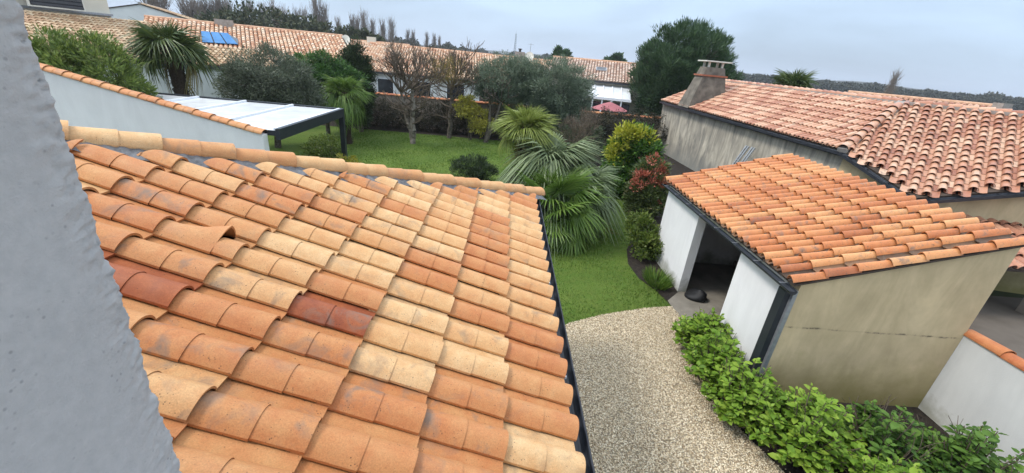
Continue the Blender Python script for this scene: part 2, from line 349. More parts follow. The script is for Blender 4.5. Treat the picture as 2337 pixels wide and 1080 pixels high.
sheet('back_bed', [(-16, 25.4), (2, 25.2), (6, 25), (6, 27.4), (-16, 27.4)], .010, M['soil'])
sheet('shed_floor', [(4.0, 7.72), (4.02, 7.0), (4.4, 6.55), (4.45, 6.55), (4.45, 5.35), (7.1, 5.35), (7.1, 10.15), (4.45, 10.15), (4.45, 8.42), (4.0, 7.95)], .012, M['concrete'])
sheet('passage_paving', [(7.45, -3), (16, -3), (16, 9.4), (7.45, 9.4)], .002, M['paving'])

def inside(poly, x, y):
    c = False; n = len(poly)
    for i in range(n):
        x1, y1 = poly[i]; x2, y2 = poly[i-1]
        if (y1 > y) != (y2 > y) and x < (x2-x1)*(y-y1)/(y2-y1)+x1: c = not c
    return c
def fast_mesh(name, co, tri, m, smooth=False):
    me = bpy.data.meshes.new(name); k = tri.shape[1]
    me.vertices.add(len(co)); me.vertices.foreach_set('co', np.ascontiguousarray(co, dtype=np.float32).ravel())
    me.loops.add(tri.size); me.loops.foreach_set('vertex_index', tri.ravel().astype(np.int32))
    me.polygons.add(len(tri)); me.polygons.foreach_set('loop_start', np.arange(0, tri.size, k, dtype=np.int32))
    me.polygons.foreach_set('loop_total', np.full(len(tri), k, dtype=np.int32))
    if smooth: me.polygons.foreach_set('use_smooth', np.ones(len(tri), dtype=bool))
    me.update(calc_edges=True); me.validate()
    me.materials.append(M[m]); return me
# loose stones of the path
def stones():
    pts = []
    for _ in range(85000):
        x, y = RNG.uniform(.5, 4.4), RNG.uniform(2.6, 7.75)
        if inside(GRAV, x, y): pts.append((x, y))
    for _ in range(500):       # stray stones on the edges
        x, y = RNG.uniform(3.3, 4.2), RNG.uniform(3.4, 7.6); pts.append((x, y))
    P = np.array(pts); n = len(P); base = np.array([(1,0,0),(0,1,0),(-1,0,0),(0,-1,0),(0,0,1),(0,0,-1)], float)
    s = RNG.uniform(.005, .0155, (n, 1, 1))*np.stack([RNG.uniform(.8, 1.5, n), RNG.uniform(.6, 1, n), RNG.uniform(.4, .8, n)], 1)[:, None, :]
    v = base[None]*s + RNG.normal(0, .0015, (n, 6, 3)); a = RNG.uniform(0, 6.28, n); ca, sa = np.cos(a)[:, None], np.sin(a)[:, None]
    tl = RNG.normal(0, .35, n)[:, None]
    x = v[..., 0]*ca - v[..., 1]*sa; y = v[..., 0]*sa + v[..., 1]*ca; z = v[..., 2] + x*tl
    co = np.stack([x+P[:, 0:1], y+P[:, 1:2], z+.011+RNG.uniform(0, .006, n)[:, None]], -1).reshape(-1, 3)
    f = np.array([(0,1,4),(1,2,4),(2,3,4),(3,0,4),(1,0,5),(2,1,5),(3,2,5),(0,3,5)])
    tri = (f[None] + (np.arange(n)*6)[:, None, None]).reshape(-1, 3)
    tag(link('gravel', fast_mesh('gravel', co, tri, 'stone_chip')), 'loose pale beige gravel stones covering the path', 'gravel', kind='stuff')
stones()
def grass():
    P = []
    while len(P) < 120000:
        x = RNG.uniform(-9, 5, 4000); y = 6.3 + 19*RNG.random(4000)**1.5
        for a, b in zip(x, y):
            if (a > -3 or b > 12) and inside(LAWN, a, b): P.append((a, b))
    P = np.array(P); n = len(P); a = RNG.uniform(0, 6.28, n); h = RNG.uniform(.02, .05, n)*(1+.5*np.sin(P[:, 0]*2.1)*np.sin(P[:, 1]*1.7)); w = RNG.uniform(.004, .009, n)*(.6+P[:, 1]/14)
    dx, dy = np.cos(a), np.sin(a); lx, ly = RNG.normal(0, .02, n), RNG.normal(0, .02, n)
    co = np.stack([np.stack([P[:, 0]-dx*w, P[:, 1]-dy*w, np.zeros(n)], 1), np.stack([P[:, 0]+dx*w, P[:, 1]+dy*w, np.zeros(n)], 1), np.stack([P[:, 0]+lx, P[:, 1]+ly, h], 1)], 1).reshape(-1, 3)
    tag(link('grass', fast_mesh('grass', co, np.arange(3*n).reshape(-1, 3), 'grass_blade')), 'short mown green grass of the garden lawn', 'grass', kind='stuff')
grass()

# ================================================================== tiles
def arc(u, p=.75): return max(0, math.sin(math.pi*u))**p
def tile_mesh(name, w, L, bw, hb, pan, taper=.93, halves=2, th=.013, lift=.016, over=.05, npt=9, m='tile', warp=None, pan_m=None, pan_z=0.0, gap=.012):
    """interlocking roll-and-pan tile. local x = down the slope (0 = upper course line, L = lower end), y = across, z = off the roof"""
    mb = MB()
    def ring(s, k, dz=0):
        c = bw*.5; pts = []
        base = lift*(s/L) + .004
        for i in range(npt+1):
            u = i/npt; y = c + (u-.5)*bw*k*1.06; h = hb*k*arc(u) + (.004 if i == 0 else 0)
            pts.append([s, y, base+h+gap+dz])
        if pan: pts += [[s, c+bw*.53*k+.006, base-.004-pan_z+dz], [s, w-.004, base-.006-pan_z+dz], [s, w+.02, base-.010-pan_z+dz]]
        if warp: pts = [warp(p) for p in pts]
        return pts
    seg = [(-over, taper-.02, L/halves, 1.0)] if halves == 1 else [(-over, taper-.02, L/2, 1.0), (L/2, taper, L, 1.0)]
    if halves == 1: seg = [(-over, taper-.02, L, 1.0)]
    if warp: seg = [(-over, taper-.02, .2998, 1.0), (.30, taper, L, 1.0)]
    for s0, k0, s1, k1 in seg:
        cuts = 3 if warp else 1
        rr = [ring(s0+(s1-s0)*q/cuts, k0+(k1-k0)*q/cuts) for q in range(cuts+1)]; n = len(rr[0])
        for a, b in zip(rr[:-1], rr[1:]):
            mb.add(a+b, [(i, n+i, n+i+1, i+1) for i in range(n-1)], True)
        r1 = rr[-1]; t = th if s1 == L or warp else .008
        low = [[p[0]-.002, p[1], p[2]-t] for p in r1]
        mb.add(r1+low, [(i, n+i, n+i+1, i+1) for i in range(n-1)])
        e0, e1 = rr[0][0], r1[0]       # lip along the near edge
        mb.add([e0, e1, [e1[0], e1[1], e1[2]-th*.9], [e0[0], e0[1], e0[2]-th*.9]], [(0, 3, 2, 1)])
    me = mb.mesh(name); me.materials.append(M[m])
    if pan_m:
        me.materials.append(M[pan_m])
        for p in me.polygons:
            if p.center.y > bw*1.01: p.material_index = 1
    return me
def frame(O, d, a):
    d, a = Vector(d), Vector(a); n = d.cross(a); m = Matrix((d, a, n)).transposed().to_4x4(); m.translation = O; return m
def add_tile(me, name, parent, mw, tone, jit=.004, rot=.006):
    j = Matrix.Translation((random.gauss(0, jit), random.gauss(0, jit*.6), random.uniform(0, .004))) @ Matrix.Rotation(random.gauss(0, rot), 4, 'Z') @ Matrix.Rotation(random.gauss(0, rot), 4, 'X')
    o = copy_part(me, name, parent, mw @ j); o['tone'] = float(tone); return o
def clip_mesh(me, mw, planes, name):
    """cut a tile by world planes (point, normal pointing to the side that is cut away)"""
    bm = bmesh.new(); bm.from_mesh(me); inv = mw.inverted()
    for p, n in planes:
        lp = inv @ Vector(p); ln = (mw.to_3x3().transposed() @ Vector(n)).normalized()
        bmesh.ops.bisect_plane(bm, geom=bm.verts[:]+bm.edges[:]+bm.faces[:], plane_co=lp, plane_no=ln, clear_outer=True)
    ok = len(bm.faces) > 0
    out = None
    if ok:
        out = bpy.data.meshes.new(name); bm.to_mesh(out); out.materials.append(me.materials[0])
    bm.free(); return out

# ================================================================== the house we look out of
RP = .3383; TW, TL = .24, .41958
E0 = Vector((.5004, 1.5868, CAM_Z-1.9115))                 # lower corner of tile (0, 0)
DN = Vector((math.cos(RP), 0, -math.sin(RP))); RN = Vector((math.sin(RP), 0, math.cos(RP)))
def roofpt(i, j, off=0): return E0 + Vector((0, TW*i, 0)) - DN*(TL*j) + RN*off
house = thing('house', 'nearest house with orange and sand roll tile roof, hip ridge and grey plaster window jamb', 'house', (-3, 3, 0))
CORNER = Vector((.57, 6.06, 0)); HD = Vector((-1, -1, 0)).normalized()
def zroof(x): return E0.z + (E0.x-x)*math.tan(RP)
# walls under the eaves
mb = MB(); mb.box((-9, -4, -.03), (.2, 5.68, 2.74)); mb.build('wall', M['house_render'], house)
# roof deck: slope towards the path and slope towards the garden, meeting at the hip
XT = -5.6
def yhip(x): return CORNER.y + (x-CORNER.x)
deck = MB(); zo = -.03
a0, a1 = (.5, .36, zroof(.5)+zo), (.5, yhip(.5), zroof(.5)+zo); b1 = (-5.2, .36, zroof(-5.2)+zo)
deck.add([a0, a1, b1], [(0, 1, 2)])
deck.add([a1, (-12, a1[1], a1[2]), (-12, .36, b1[2]), b1], [(0, 1, 2, 3)])
deck_o = deck.build('roof', M['roof_deck'], house)
TILE = tile_mesh('roll_tile', TW, TL, .160, .056, True, lift=.022, th=.016, gap=.013)
def torn(p):
    x, y, z = p
    if .08 < x < .2999 and y < .19:
        f = ((x-.08)/.22)**1.5; z += .062*f*max(0, 1-abs(y-.13)/.10); y += .055*f*max(0, y/.17)
    return [x, y, z]
TILE_TORN = tile_mesh('lifted_tile', TW, TL, .160, .056, True, lift=.022, th=.016, gap=.013, warp=torn)
SAND = {(0,2),(-1,0),(-2,0),(1,2),(1,1),(2,2),(2,1),(3,2),(4,0),(5,0),(5,1),(6,0),(7,0),(8,0),(9,0),(10,0),(11,0),(12,0),(13,0),(14,0),(4,1),(3,3),(4,3),(5,3),(6,3),(7,3),(6,2),(7,2),(8,2),(9,2),(10,2),(12,1),(13,1),(14,1),(2,4),(3,4),(4,4),(7,4),(8,4),(10,4),(1,4),(-2,4),(11,3),(10,3),(9,3),(11,2),(2,7),(5,6),(7,6),(0,7),(6,7),(8,5),(7,5)}
DARK = {(1,3): .06, (0,5): .12, (0,6): .16}
PINKISH = {(3,1), (4,2), (5,2), (6,1), (7,1), (8,1), (9,1), (10,1), (11,1), (15,0), (16,0), (2,0), (3,0), (8,3), (9,4)}
hipn = Vector((-1, 1, 0)).normalized()                    # across the hip, to the garden side
hip_cut = (Vector((CORNER.x, CORNER.y, 0)) - hipn*.165, hipn)
wall_cut = (Vector((0, .37, 0)), Vector((0, -1, 0)))
for i in range(-6, 19):
    for j in range(0, 13):
        O = roofpt(i, j+1); c = roofpt(i+.5, j+.5)
        dist = (c-hip_cut[0]).dot(hipn)
        if dist > .40 or c.y < .30 or c.x < -4.6: continue
        mw = frame(O, DN, (0, 1, 0))
        tone = DARK.get((i, j)) if (i, j) in DARK else random.uniform(.72, .93) if (i, j) in SAND else random.uniform(.44, .54) if (i, j) in PINKISH else random.uniform(.46, .62)
        me = TILE
        if (i, j) == (2, 5): me = TILE_TORN; tone = .60
        if dist > -.34 or c.y < .75:
            me = clip_mesh(me, mw, [hip_cut] if dist > -.34 else [wall_cut], 'cut_tile')
            if me is None or len(me.polygons) == 0: continue
        o = add_tile(me, 'lifted_tile' if (i, j) == (2, 5) else 'tile', deck_o, mw, tone)
        if (i, j) == (2, 5): o['label'] = 'orange roof tile with a raised broken edge'
# garden-side slope: same tiles, joined
mb = MB(); DG = Vector((0, math.cos(RP), -math.sin(RP))); base = TILE
bv = np.empty(len(base.vertices)*3, np.float32); base.vertices.foreach_get('co', bv); bv = bv.reshape(-1, 3); bf = [tuple(p.vertices) for p in base.polygons]
for i in range(-2, 40):
    for j in range(0, 9):
        O = Vector((.45-TW*i, 5.99, zroof(.5))) - DG*(TL*(j+1)); c = O + DG*TL*.5
        if (c-(Vector((CORNER.x, CORNER.y, 0))+hipn*.05)).dot(hipn) < .22: continue
        mw = frame(O, DG, (-1, 0, 0)); mb.add([mw @ Vector(v) for v in bv], bf, True)
t = NT('tile_joined'); g = t.new('ShaderNodeNewGeometry'); M['tile_joined'] = t.out(t.ramp(t.noise(3, 5), [(.3, (.50,.20,.09)), (.7, (.64,.39,.2))]), .7)
tag(mb.build('garden_side_tiles', M['tile_joined'], deck_o, fix=False), kind='stuff')
# hip ridge: flashing and cap tiles
hd = Vector((-1, -1, math.tan(RP))).normalized()          # uphill along the hip
hb = Vector((CORNER.x, CORNER.y, zroof(CORNER.x)))
mb = MB(); side = hipn; npl = 260; L = 6.4
vs = []; rows = [(-.225, .034), (-.17, .042), (-.11, .052), (-.05, .056), (.05, .05), (.15, .03)]
for k in range(npl+1):
    s = L*k/npl
    for w_, h_ in rows:
        drop = -abs(w_)*math.tan(RP)*.70
        wob = .005*math.sin(k*1.9)*(1 if abs(w_) < .2 else .6) + (.010*math.sin(s*5.3) + .006*math.sin(s*13) if w_ < -.16 else 0)
        vs.append(hb + hd*s + side*(w_ + (.012*math.sin(s*17)+.01*math.sin(s*41) if w_ < -.2 else 0)) + Vector((0, 0, h_+drop+wob)))
n = len(rows); mb.add(vs, [(k*n+i, k*n+i+1, (k+1)*n+i+1, (k+1)*n+i) for k in range(npl) for i in range(n-1)], True)
mb.build('hip_flashing', M['lead_flashing'], deck_o)
def cap_mesh(name, L, r, m, halves=2, th=.014, lift=.02, npt=12, arcdeg=168, k=.9, flat=.88):
    """half-round cap, local x = downhill"""
    mb = MB(); A = R(arcdeg)
    def ring(s, kk):
        base = lift*s/L
        return [[s, -r*kk*math.sin(-A/2+A*i/npt), base+r*kk*math.cos(-A/2+A*i/npt)*flat] for i in range(npt+1)]
    seg = [(-.05, k-.02, L, 1)] if halves == 1 else [(-.05, k-.02, L/2, 1), (L/2, k+.02, L, 1.02)]
    n = npt+1
    for s0, k0, s1, k1 in seg:
        a, b = ring(s0, k0), ring(s1, k1); mb.add(a+b, [(i, n+i, n+i+1, i+1) for i in range(n-1)], True)
        inn = [[s1-.001, p[1]*(1-th/r), p[2]-th*.6] for p in b]; mb.add(b+inn, [(i, n+i, n+i+1, i+1) for i in range(n-1)])
        for q in (0, -1):
            e0, e1 = a[q], b[q]; mb.add([e0, e1, [e1[0], e1[1], e1[2]-th], [e0[0], e0[1], e0[2]-th]], [(0, 1, 2, 3)])
    me = mb.mesh(name); me.materials.append(M[m]); return me
CAP = cap_mesh('hip_cap', .452, .112, 'tile')
hside = hd.cross(Vector((0, 0, 1))).normalized()
for k in range(13):
    O = hb + hd*(.452*(k+1)-.06) + Vector((0, 0, .012))
    dcap = -hd; acap = Vector((0, 0, 1)).cross(dcap).normalized()
    add_tile(CAP, 'hip_cap', deck_o, frame(O, dcap, acap), [.72, .7, .8, .66, .74, .62, .78, .84, .6, .66, .9, .8, .8][k], .003, .006)
mb = MB(); mb.lathe((0, 0, 0), [(.0, .0)], 3)
# rounded end of the hip
e = MB(); nn = 10; vs = []
for a in range(5):
    ph = a/4*R(84)
    for i in range(nn+1):
        th_ = -R(84)+R(168)*i/nn; r_ = .114
        loc = Vector((0, -r_*math.sin(th_)*math.cos(ph), r_*math.cos(th_)*math.cos(ph)*.88)); loc.x = r_*.55*math.sin(ph)
        vs.append(loc)
fm = frame(hb + hd*(-.06) + Vector((0, 0, .03)), -hd, Vector((0, 0, 1)).cross(-hd).normalized())
e.add([fm @ v for v in vs], [(a*(nn+1)+i, (a+1)*(nn+1)+i, (a+1)*(nn+1)+i+1, a*(nn+1)+i+1) for a in range(4) for i in range(nn)], True)
oe = e.build('hip_end', M['tile'], deck_o); oe['tone'] = .66
# gutter along the eave
def gutter(mbx, p, q, r, drop=(0, 0, -1), out=(1, 0, 0), n=8, th=.008):
    p, q, out = Vector(p), Vector(q), Vector(out); vs = []
    for c in (p, q):
        for rr in (r, r-th):
            for i in range(n+1):
                a = math.pi*i/n; vs.append(c + out*(-rr*math.cos(a)) + Vector((0, 0, -rr*math.sin(a))))
    m_ = n+1; fs = []
    for i in range(n):
        fs += [(i, i+1, 2*m_+i+1, 2*m_+i), (m_+i, 3*m_+i, 3*m_+i+1, m_+i+1)]
    fs += [(0, 2*m_, 3*m_, m_), (n, m_+n, 3*m_+n, 2*m_+n)]
    for b in (0, 2*m_): fs += [tuple(b+i for i in range(m_))]
    mbx.add(vs, fs)
    mbx.tube(p+out*r+Vector((0, 0, .002)), q+out*r+Vector((0, 0, .002)), .008, .008, 6)
mb = MB(); gx = .548; gutter(mb, (gx, .4, E0.z-.03), (gx, 6.12, E0.z-.03), .050)
gut = mb.build('gutter', M['anthracite'], house)
for y in np.arange(.9, 6.1, .62):
    mb = MB(); mb.box((.502, y-.008, E0.z-.030), (.535, y+.008, E0.z-.024)); mb.box((.526, y-.009, E0.z-.036), (.540, y+.009, E0.z-.020)); mb.build('gutter_hook', M['white_metal'], gut)
mb = MB(); gutter(mb, (.5, 6.08, E0.z-.035), (-9, 6.08, E0.z-.035), .062, out=(0, 1, 0)); mb.build('gutter', M['anthracite'], house)
# upper storey wall with the window opening; the camera stands in its reveal
JX, JY = -.356, .35
mb = MB()
mb.box((-9, -.15, 3.0), (-.70, .345, 6.6)); mb.box((1.4, -.15, 3.0), (3.2, .345, 6.6))
mb.box((-.70, -.15, 6.1), (1.4, .345, 6.6)); mb.box((-.70, -.15, 3.0), (1.4, .345, 3.95))
uw = mb.build('upper_wall', M['house_render'], house)
# window jamb with its crumbling plaster arris, modelled
from mathutils import noise as mn
path = []
for y in np.linspace(-.15, JY-.045, 34): path.append((JX, y, 0))
for k in range(14):
    y = JY-.045 + .045*(k+1)/14; path.append((JX - .0005*k*k/14, y, (k+1)/14))
for k in range(10): path.append((JX-.006-.02*(k+1)/10, JY+.002, 1-.07*k))
path.append((-.705, JY+.002, 0))
zs = np.concatenate([np.linspace(3.95, 4.12, 8), np.linspace(4.13, 4.95, 360), np.linspace(4.97, 6.1, 20)])
vs = []
for z in zs:
    for x, y, e_ in path:
        p = Vector((x*9, y*9, z*9)); dx = .0010*(mn.noise(p)) + .0005*mn.noise(p*5)
        dy = 0
        if e_ > 0:
            q = Vector((x*30, y*30, z*55)); a = mn.noise(q)+.6*mn.noise(q*2.7)+.35*mn.noise(q*6)
            dx += e_*(.0034*a + .0026*mn.noise(q*14)) - .002*e_; dy = e_*(.0022*(mn.noise(Vector((3, y*20, z*42)))+.9*mn.noise(Vector((9, y*50, z*120)))+.5*mn.noise(Vector((5, y*90, z*260)))) - .003)
        vs.append((x+dx, y+dy, z))
n = len(path); mb = MB(); mb.add(vs, [(k*n+i, k*n+i+1, (k+1)*n+i+1, (k+1)*n+i) for k in range(len(zs)-1) for i in range(n-1)], True)
mb.build('window_jamb', M['jamb_plaster'], house)

# ================================================================== garden wall with sloping tile coping
gw = thing('garden_wall', 'white wall with a sloping orange tile coping behind the hip ridge', 'wall', (-8, 10.5, 0))
GY = 10.45; ga, gb = ony(135, 160, GY), ony(597, 297, GY); ga = ga + (ga-gb)*.35
mb = MB(); mb.prism([(ga.x, GY, -.03), (gb.x, GY, -.03), (gb.x, GY, gb.z-.13), (ga.x, GY, ga.z-.13)], (0, .22, 0)); mb.build('wall', M['white_render'], gw)
dg = (gb-ga).normalized(); ng = Vector((0, 0, 1)); Lg = (gb-ga).length; nt = 15
CT = cap_mesh('coping', Lg/nt, .15, 'tile', halves=2, lift=.018, arcdeg=172, flat=.62, k=.94)
for k in range(nt):
    O = ga + dg*(Lg*k/nt) + Vector((0, .11, -.115))
    add_tile(CT, 'coping_tile', gw, frame(O, dg, Vector((0, 1, 0))), random.uniform(.44, .62), .003, .01)

# ================================================================== pergola
pg = thing('pergola', 'dark grey metal pergola with opal white roof panels beside the lawn', 'pergola', (-9, 13, 0))
px0, px1, py0, py1, pz = -12.4, -5.72, GY+.24, 15.15, 2.56
mb = MB(); mb.box((px0, py1-.10, pz-.22), (px1, py1, pz+.03)); mb.build('beam', M['anthracite'], pg)
mb = MB(); mb.box((px1-.10, py0, pz-.25), (px1, py1-.102, pz+.028)); mb.build('beam', M['anthracite'], pg)
mb = MB(); mb.box((px0, py0, pz-.17), (px0+.10, py1-.102, pz+.03)); mb.build('beam', M['anthracite'], pg)
mb = MB(); mb.box((px0+.102, py0, pz-.15), (px1-.102, py0+.1, pz-.02)); mb.build('wall_plate', M['anthracite'], pg)
for x in (px0, px1-.12):
    mb = MB(); mb.box((x-.03, py1-.15, -.02), (x+.124, py1+.004, pz-.222)); mb.build('post', M['anthracite'], pg)
xs = [px0+.12 + (px1-px0-.24)*k/4 for k in range(5)]
for k, x in enumerate(xs):
    mb = MB(); mb.box((x-.03, py0+.02, pz-.02), (x+.03, py1-.10, pz+.045)); mb.build('rafter', M['white_metal'], pg)
    if k < 4:
        mb = MB(); mb.box((x+.032, py0+.03, pz-.03), (xs[k+1]-.032, py1-.105, pz-.018)); mb.build('roof_panel', M['opal_panel'], pg)
mb = MB(); mb.bar((px0+.1, py0+.1, pz-.3), (px0+.1, py1-.2, pz-.3), .04, .1); mb.build('brace', M['anthracite'], pg)

# ================================================================== shed
shed = thing('shed', 'garden shed with orange lean-to tile roof, white open front and beige side wall', 'shed', (5.8, 7.7, 0))
SX0, SX1, SY0, SY1 = 4.4, 7.22, 5.10, 10.28
SEZ, STZ = 2.10, 3.00
spit = math.atan2(3.05-2.19, 7.20-4.31); SDN = Vector((-math.cos(spit), 0, -math.sin(spit)))
def szr(x): return 2.19 + (x-4.31)*math.tan(spit)
def wallprism(name, pts, d, m): mb = MB(); mb.prism(pts, d); return mb.build(name, M[m], shed)
wallprism('front_wall', [(SX0, 5.32, -.03), (SX0, 6.6, -.03), (SX0, 6.6, 2.06), (SX0, 5.32, 2.06)], (.2, 0, 0), 'white_render')
wallprism('front_wall', [(SX0, 8.40, -.03), (SX0, 10.08, -.03), (SX0, 10.08, 2.06), (SX0, 8.40, 2.06)], (.2, 0, 0), 'white_render')
wallprism('lintel', [(SX0+.003, 6.602, 1.93), (SX0+.003, 8.398, 1.93), (SX0+.003, 8.398, 2.06), (SX0+.003, 6.602, 2.06)], (.19, 0, 0), 'cream_render')
wallprism('side_wall', [(SX0+.02, SY0, -.03), (7.24, SY0, -.03), (7.24, SY0, szr(7.24)-.05), (SX0+.02, SY0, szr(SX0)-.06)], (0, .216, 0), 'beige_render')
wallprism('side_wall', [(SX0+.003, 10.082, -.03), (7.24, 10.082, -.03), (7.24, 10.082, szr(7.24)-.05), (SX0+.003, 10.082, szr(SX0)-.06)], (0, .19, 0), 'white_render')
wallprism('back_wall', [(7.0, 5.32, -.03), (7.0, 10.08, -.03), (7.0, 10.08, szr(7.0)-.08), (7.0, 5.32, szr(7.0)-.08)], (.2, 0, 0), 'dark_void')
mb = MB(); mb.prism([(4.30, 5.06, szr(4.30)-.055), (7.24, 5.06, szr(7.24)-.055), (7.24, 10.3, szr(7.24)-.055), (4.30, 10.3, szr(4.30)-.055)], (0, 0, .03)); sroof = mb.build('roof', M['roof_deck'], shed)
ncol, nrow = 25, 7; sw = (10.34-5.03)/ncol; sl = ((7.26-4.26)/math.cos(spit))/nrow
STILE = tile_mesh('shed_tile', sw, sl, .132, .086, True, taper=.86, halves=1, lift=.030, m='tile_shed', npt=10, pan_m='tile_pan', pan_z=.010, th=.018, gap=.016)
SEDGE = tile_mesh('shed_edge_tile', sw, sl, .140, .086, False, taper=.9, halves=1, lift=.030, m='tile_shed', npt=10, th=.018, gap=.0)
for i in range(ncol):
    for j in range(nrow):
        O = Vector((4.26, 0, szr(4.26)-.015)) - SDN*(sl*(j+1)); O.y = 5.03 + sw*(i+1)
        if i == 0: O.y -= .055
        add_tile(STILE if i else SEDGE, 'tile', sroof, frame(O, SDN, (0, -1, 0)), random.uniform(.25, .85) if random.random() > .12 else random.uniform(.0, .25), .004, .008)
mb = MB(); gutter(mb, (4.27, 5.0, 2.08), (4.27, 10.33, 2.08), .06, out=(-1, 0, 0)); sg = mb.build('gutter', M['anthracite'], shed)
for y in np.arange(5.25, 10.3, .7):
    mb = MB(); mb.box((4.205, y-.012, 2.082), (4.40, y+.012, 2.09)); mb.build('gutter_hook', M['zinc'], sg)
mb = MB(); mb.box((4.27, 5.14, .0), (4.385, 5.30, 2.0)); mb.build('downpipe', M['anthracite'], shed)
mb = MB(); mb.box((4.36, 5.09, -.02), (4.418, 5.318, 2.04)); mb.build('corner_trim', M['zinc'], shed)
barrel = thing('barrel', 'black round plastic barrel standing inside the open shed', 'barrel', (6.0, 7.6, .012))
mb = MB(); mb.lathe((6.0, 7.6, .012), [(0, 0), (.30, 0), (.32, .05), (.34, .40), (.33, .78), (.31, .84), (.29, .84), (.28, .60), (0, .60)]); mb.build('body', M['black_plastic'], barrel)
mb = MB(); mb.lathe((6.0, 7.6, .012), [(.338, .30), (.352, .32), (.340, .34)]); mb.build('hoop', M['black_plastic'], barrel)
sack = MB(); vs = []
sack.lathe((4.72, 8.14, .012), [(0, 0), (.20, 0), (.23, .05), (.19, .13), (.09, .17), (.03, .21), (0, .21)], 14)
sack.v = [(x+.03*math.sin(9*y+z*20), y+.05*math.sin(7*x+z*13), z*(1+.35*math.sin(11*x+6*y))) for x, y, z in sack.v]
so = sack.build('refuse_sack', M['black_plastic']); tag(so, 'black sack slumped just inside the shed opening by the white pillar', 'sack')
plank = thing('log_stack', 'pale cut logs stacked along the back inside the shed', 'logs', (6.6, 8, .012))
for k in range(34):
    y = 6.0 + (k % 12)*.30 + (.15 if (k//12) % 2 else 0); z = .012+.12 + (k//12)*.21
    mb = MB(); mb.tube((6.25, y, z), (6.95, y, z), .105, .105, 8); mb.build('log', M['bark'], plank)

# low boundary wall running from the shed towards the viewer
bw_ = thing('boundary_wall', 'white boundary wall with red half-round coping meeting the beige shed wall', 'wall', (7.3, 3, 0))
mb = MB(); mb.box((7.24, -2.5, -.03), (7.42, 5.098, 1.52)); mb.build('wall', M['grey_wall'], bw_)
BC = cap_mesh('coping', .5, .12, 'tile', halves=1, lift=.018, arcdeg=176, flat=.75)
for k in range(15):
    O = Vector((7.33, 5.09-.5*k, 1.50)); add_tile(BC, 'coping_tile', bw_, frame(O, Vector((0, -1, 0)), Vector((1, 0, 0))), random.uniform(.14, .36), .003, .006)

# ================================================================== neighbour's house on the right
nb = thing('neighbour_house', 'house with pink weathered barrel tile roof, stained render wall and tapered chimney', 'house', (12, 18, 0))
NA = -.047                                                  # its long wall is turned a little
nB = onz(1925, 343, 3.0); NL = 14.6
nu = Vector((NA, 1, 0)).normalized()                        # along the long eave, away from us
nA = nB + nu*NL
uh = R(42.4); pit2 = R(22.3); up2 = Vector((math.sin(uh)*math.cos(pit2), math.cos(uh)*math.cos(pit2), math.sin(pit2)))
hz2 = Vector((math.cos(uh), -math.sin(uh), 0)); n2 = hz2.cross(up2).normalized()
if n2.z < 0: n2 = -n2
nT = onp(2060, 236, nB, n2); nC = onp(2090, 452, nB, n2); nD = onp(2337, 433, nB, n2); nE = onp(2337, 262, nB, n2)
nD = nC + (nD-nC)*2.2; nE = nT + hz2*9
nE = Vector((nE.x, nE.y, nT.z)); nD = nD
nTf = nT + nu*(NL-1.6)                                      # far end of the ridge
up1 = ((nT - nB) - nu*((nT-nB).dot(nu))).normalized(); n1 = nu.cross(up1)
if n1.z < 0: n1 = -n1
def quadpart(name, pts, m, th, parent):
    mb = MB(); mb.prism(pts, th); return mb.build(name, M[m], parent)
rs1 = quadpart('roof', [nB, nA, nTf, nT], 'roof_deck', n1*-.05, nb)
rs2 = quadpart('roof', [nB, nC, nD, nE, nT], 'roof_deck', n2*-.05, nb)
back = nT + Vector((9, 1, -1.2)); mb = MB(); mb.prism([nT, nTf, nTf+Vector((5, 0, -1.7)), nE+Vector((3, 6, -1.7)), nE], (0, 0, -.05)); mb.build('rear_roof', M['roof_deck'], nb)
# walls
iw = Vector((.18, .1, 0))
mb = MB()
def wq(p, q): mb.add([(p.x, p.y, -.03), (q.x, q.y, -.03), (q.x, q.y, q.z-.14), (p.x, p.y, p.z-.14)], [(0, 1, 2, 3)])
wA, wB, wC, wD = nA+iw, nB+iw, nC+iw+Vector((.02, .12, 0)), nD+iw
wq(wA, wB); wl_o = mb.build('wall', M['stained_render'], nb, fix=False)
mb = MB(); wq(wB, wC); wq(wC, wD); mb.build('wall', M['cream_render'] if False else M['beige_render'], nb, fix=False)
mb = MB(); far_e = nTf+Vector((4.8, 0, -1.7)); mb.add([(wA.x, wA.y, -.03), (far_e.x, wA.y, -.03), (far_e.x, wA.y, far_e.z), (nTf.x, wA.y, nTf.z-.1), (wA.x, wA.y, wA.z-.14)], [(0, 1, 2, 3, 4)]); mb.build('gable_wall', M['stained_render'], nb, fix=False)
# barrel tiles, long slope
CT1 = cap_mesh('barrel_tile', .37, .088, 'tile_pink', halves=1, lift=.03, k=.84, npt=8, arcdeg=170, flat=.95)
cw = .222; Ls1 = (nT-nB).dot(up1); nc = int(NL/cw); nr = int(Ls1/.37)+1
cand = []
for i in range(-2, nc+1):
    for j in range(nr):
        O = nB + nu*(cw*(i+.5)) + up1*(.37*(j+1)-.06) + n1*.02; c = O - up1*.185
        # keep what lies on the tile side of the hip
        s = (c-nB).dot(nu); upd = (c-nB).dot(up1); hip_s = (nT-nB).dot(nu)*upd/Ls1
        if s < hip_s + .10 or s > NL+.05 or upd > Ls1-.05: continue
        cand.append(((c-CAM).length, O))
cand.sort(key=lambda a: a[0])
for d_, O in cand[:300]:
    add_tile(CT1, 'tile', rs1, frame(O, -up1, (-up1).cross(-n1).normalized()*1.0 if False else n1.cross(-up1)), random.uniform(.15, .95), .005, .012)
mb = MB(); cv = np.empty(len(CT1.vertices)*3, np.float32); CT1.vertices.foreach_get('co', cv); cv = cv.reshape(-1, 3); cf = [tuple(p.vertices) for p in CT1.polygons]
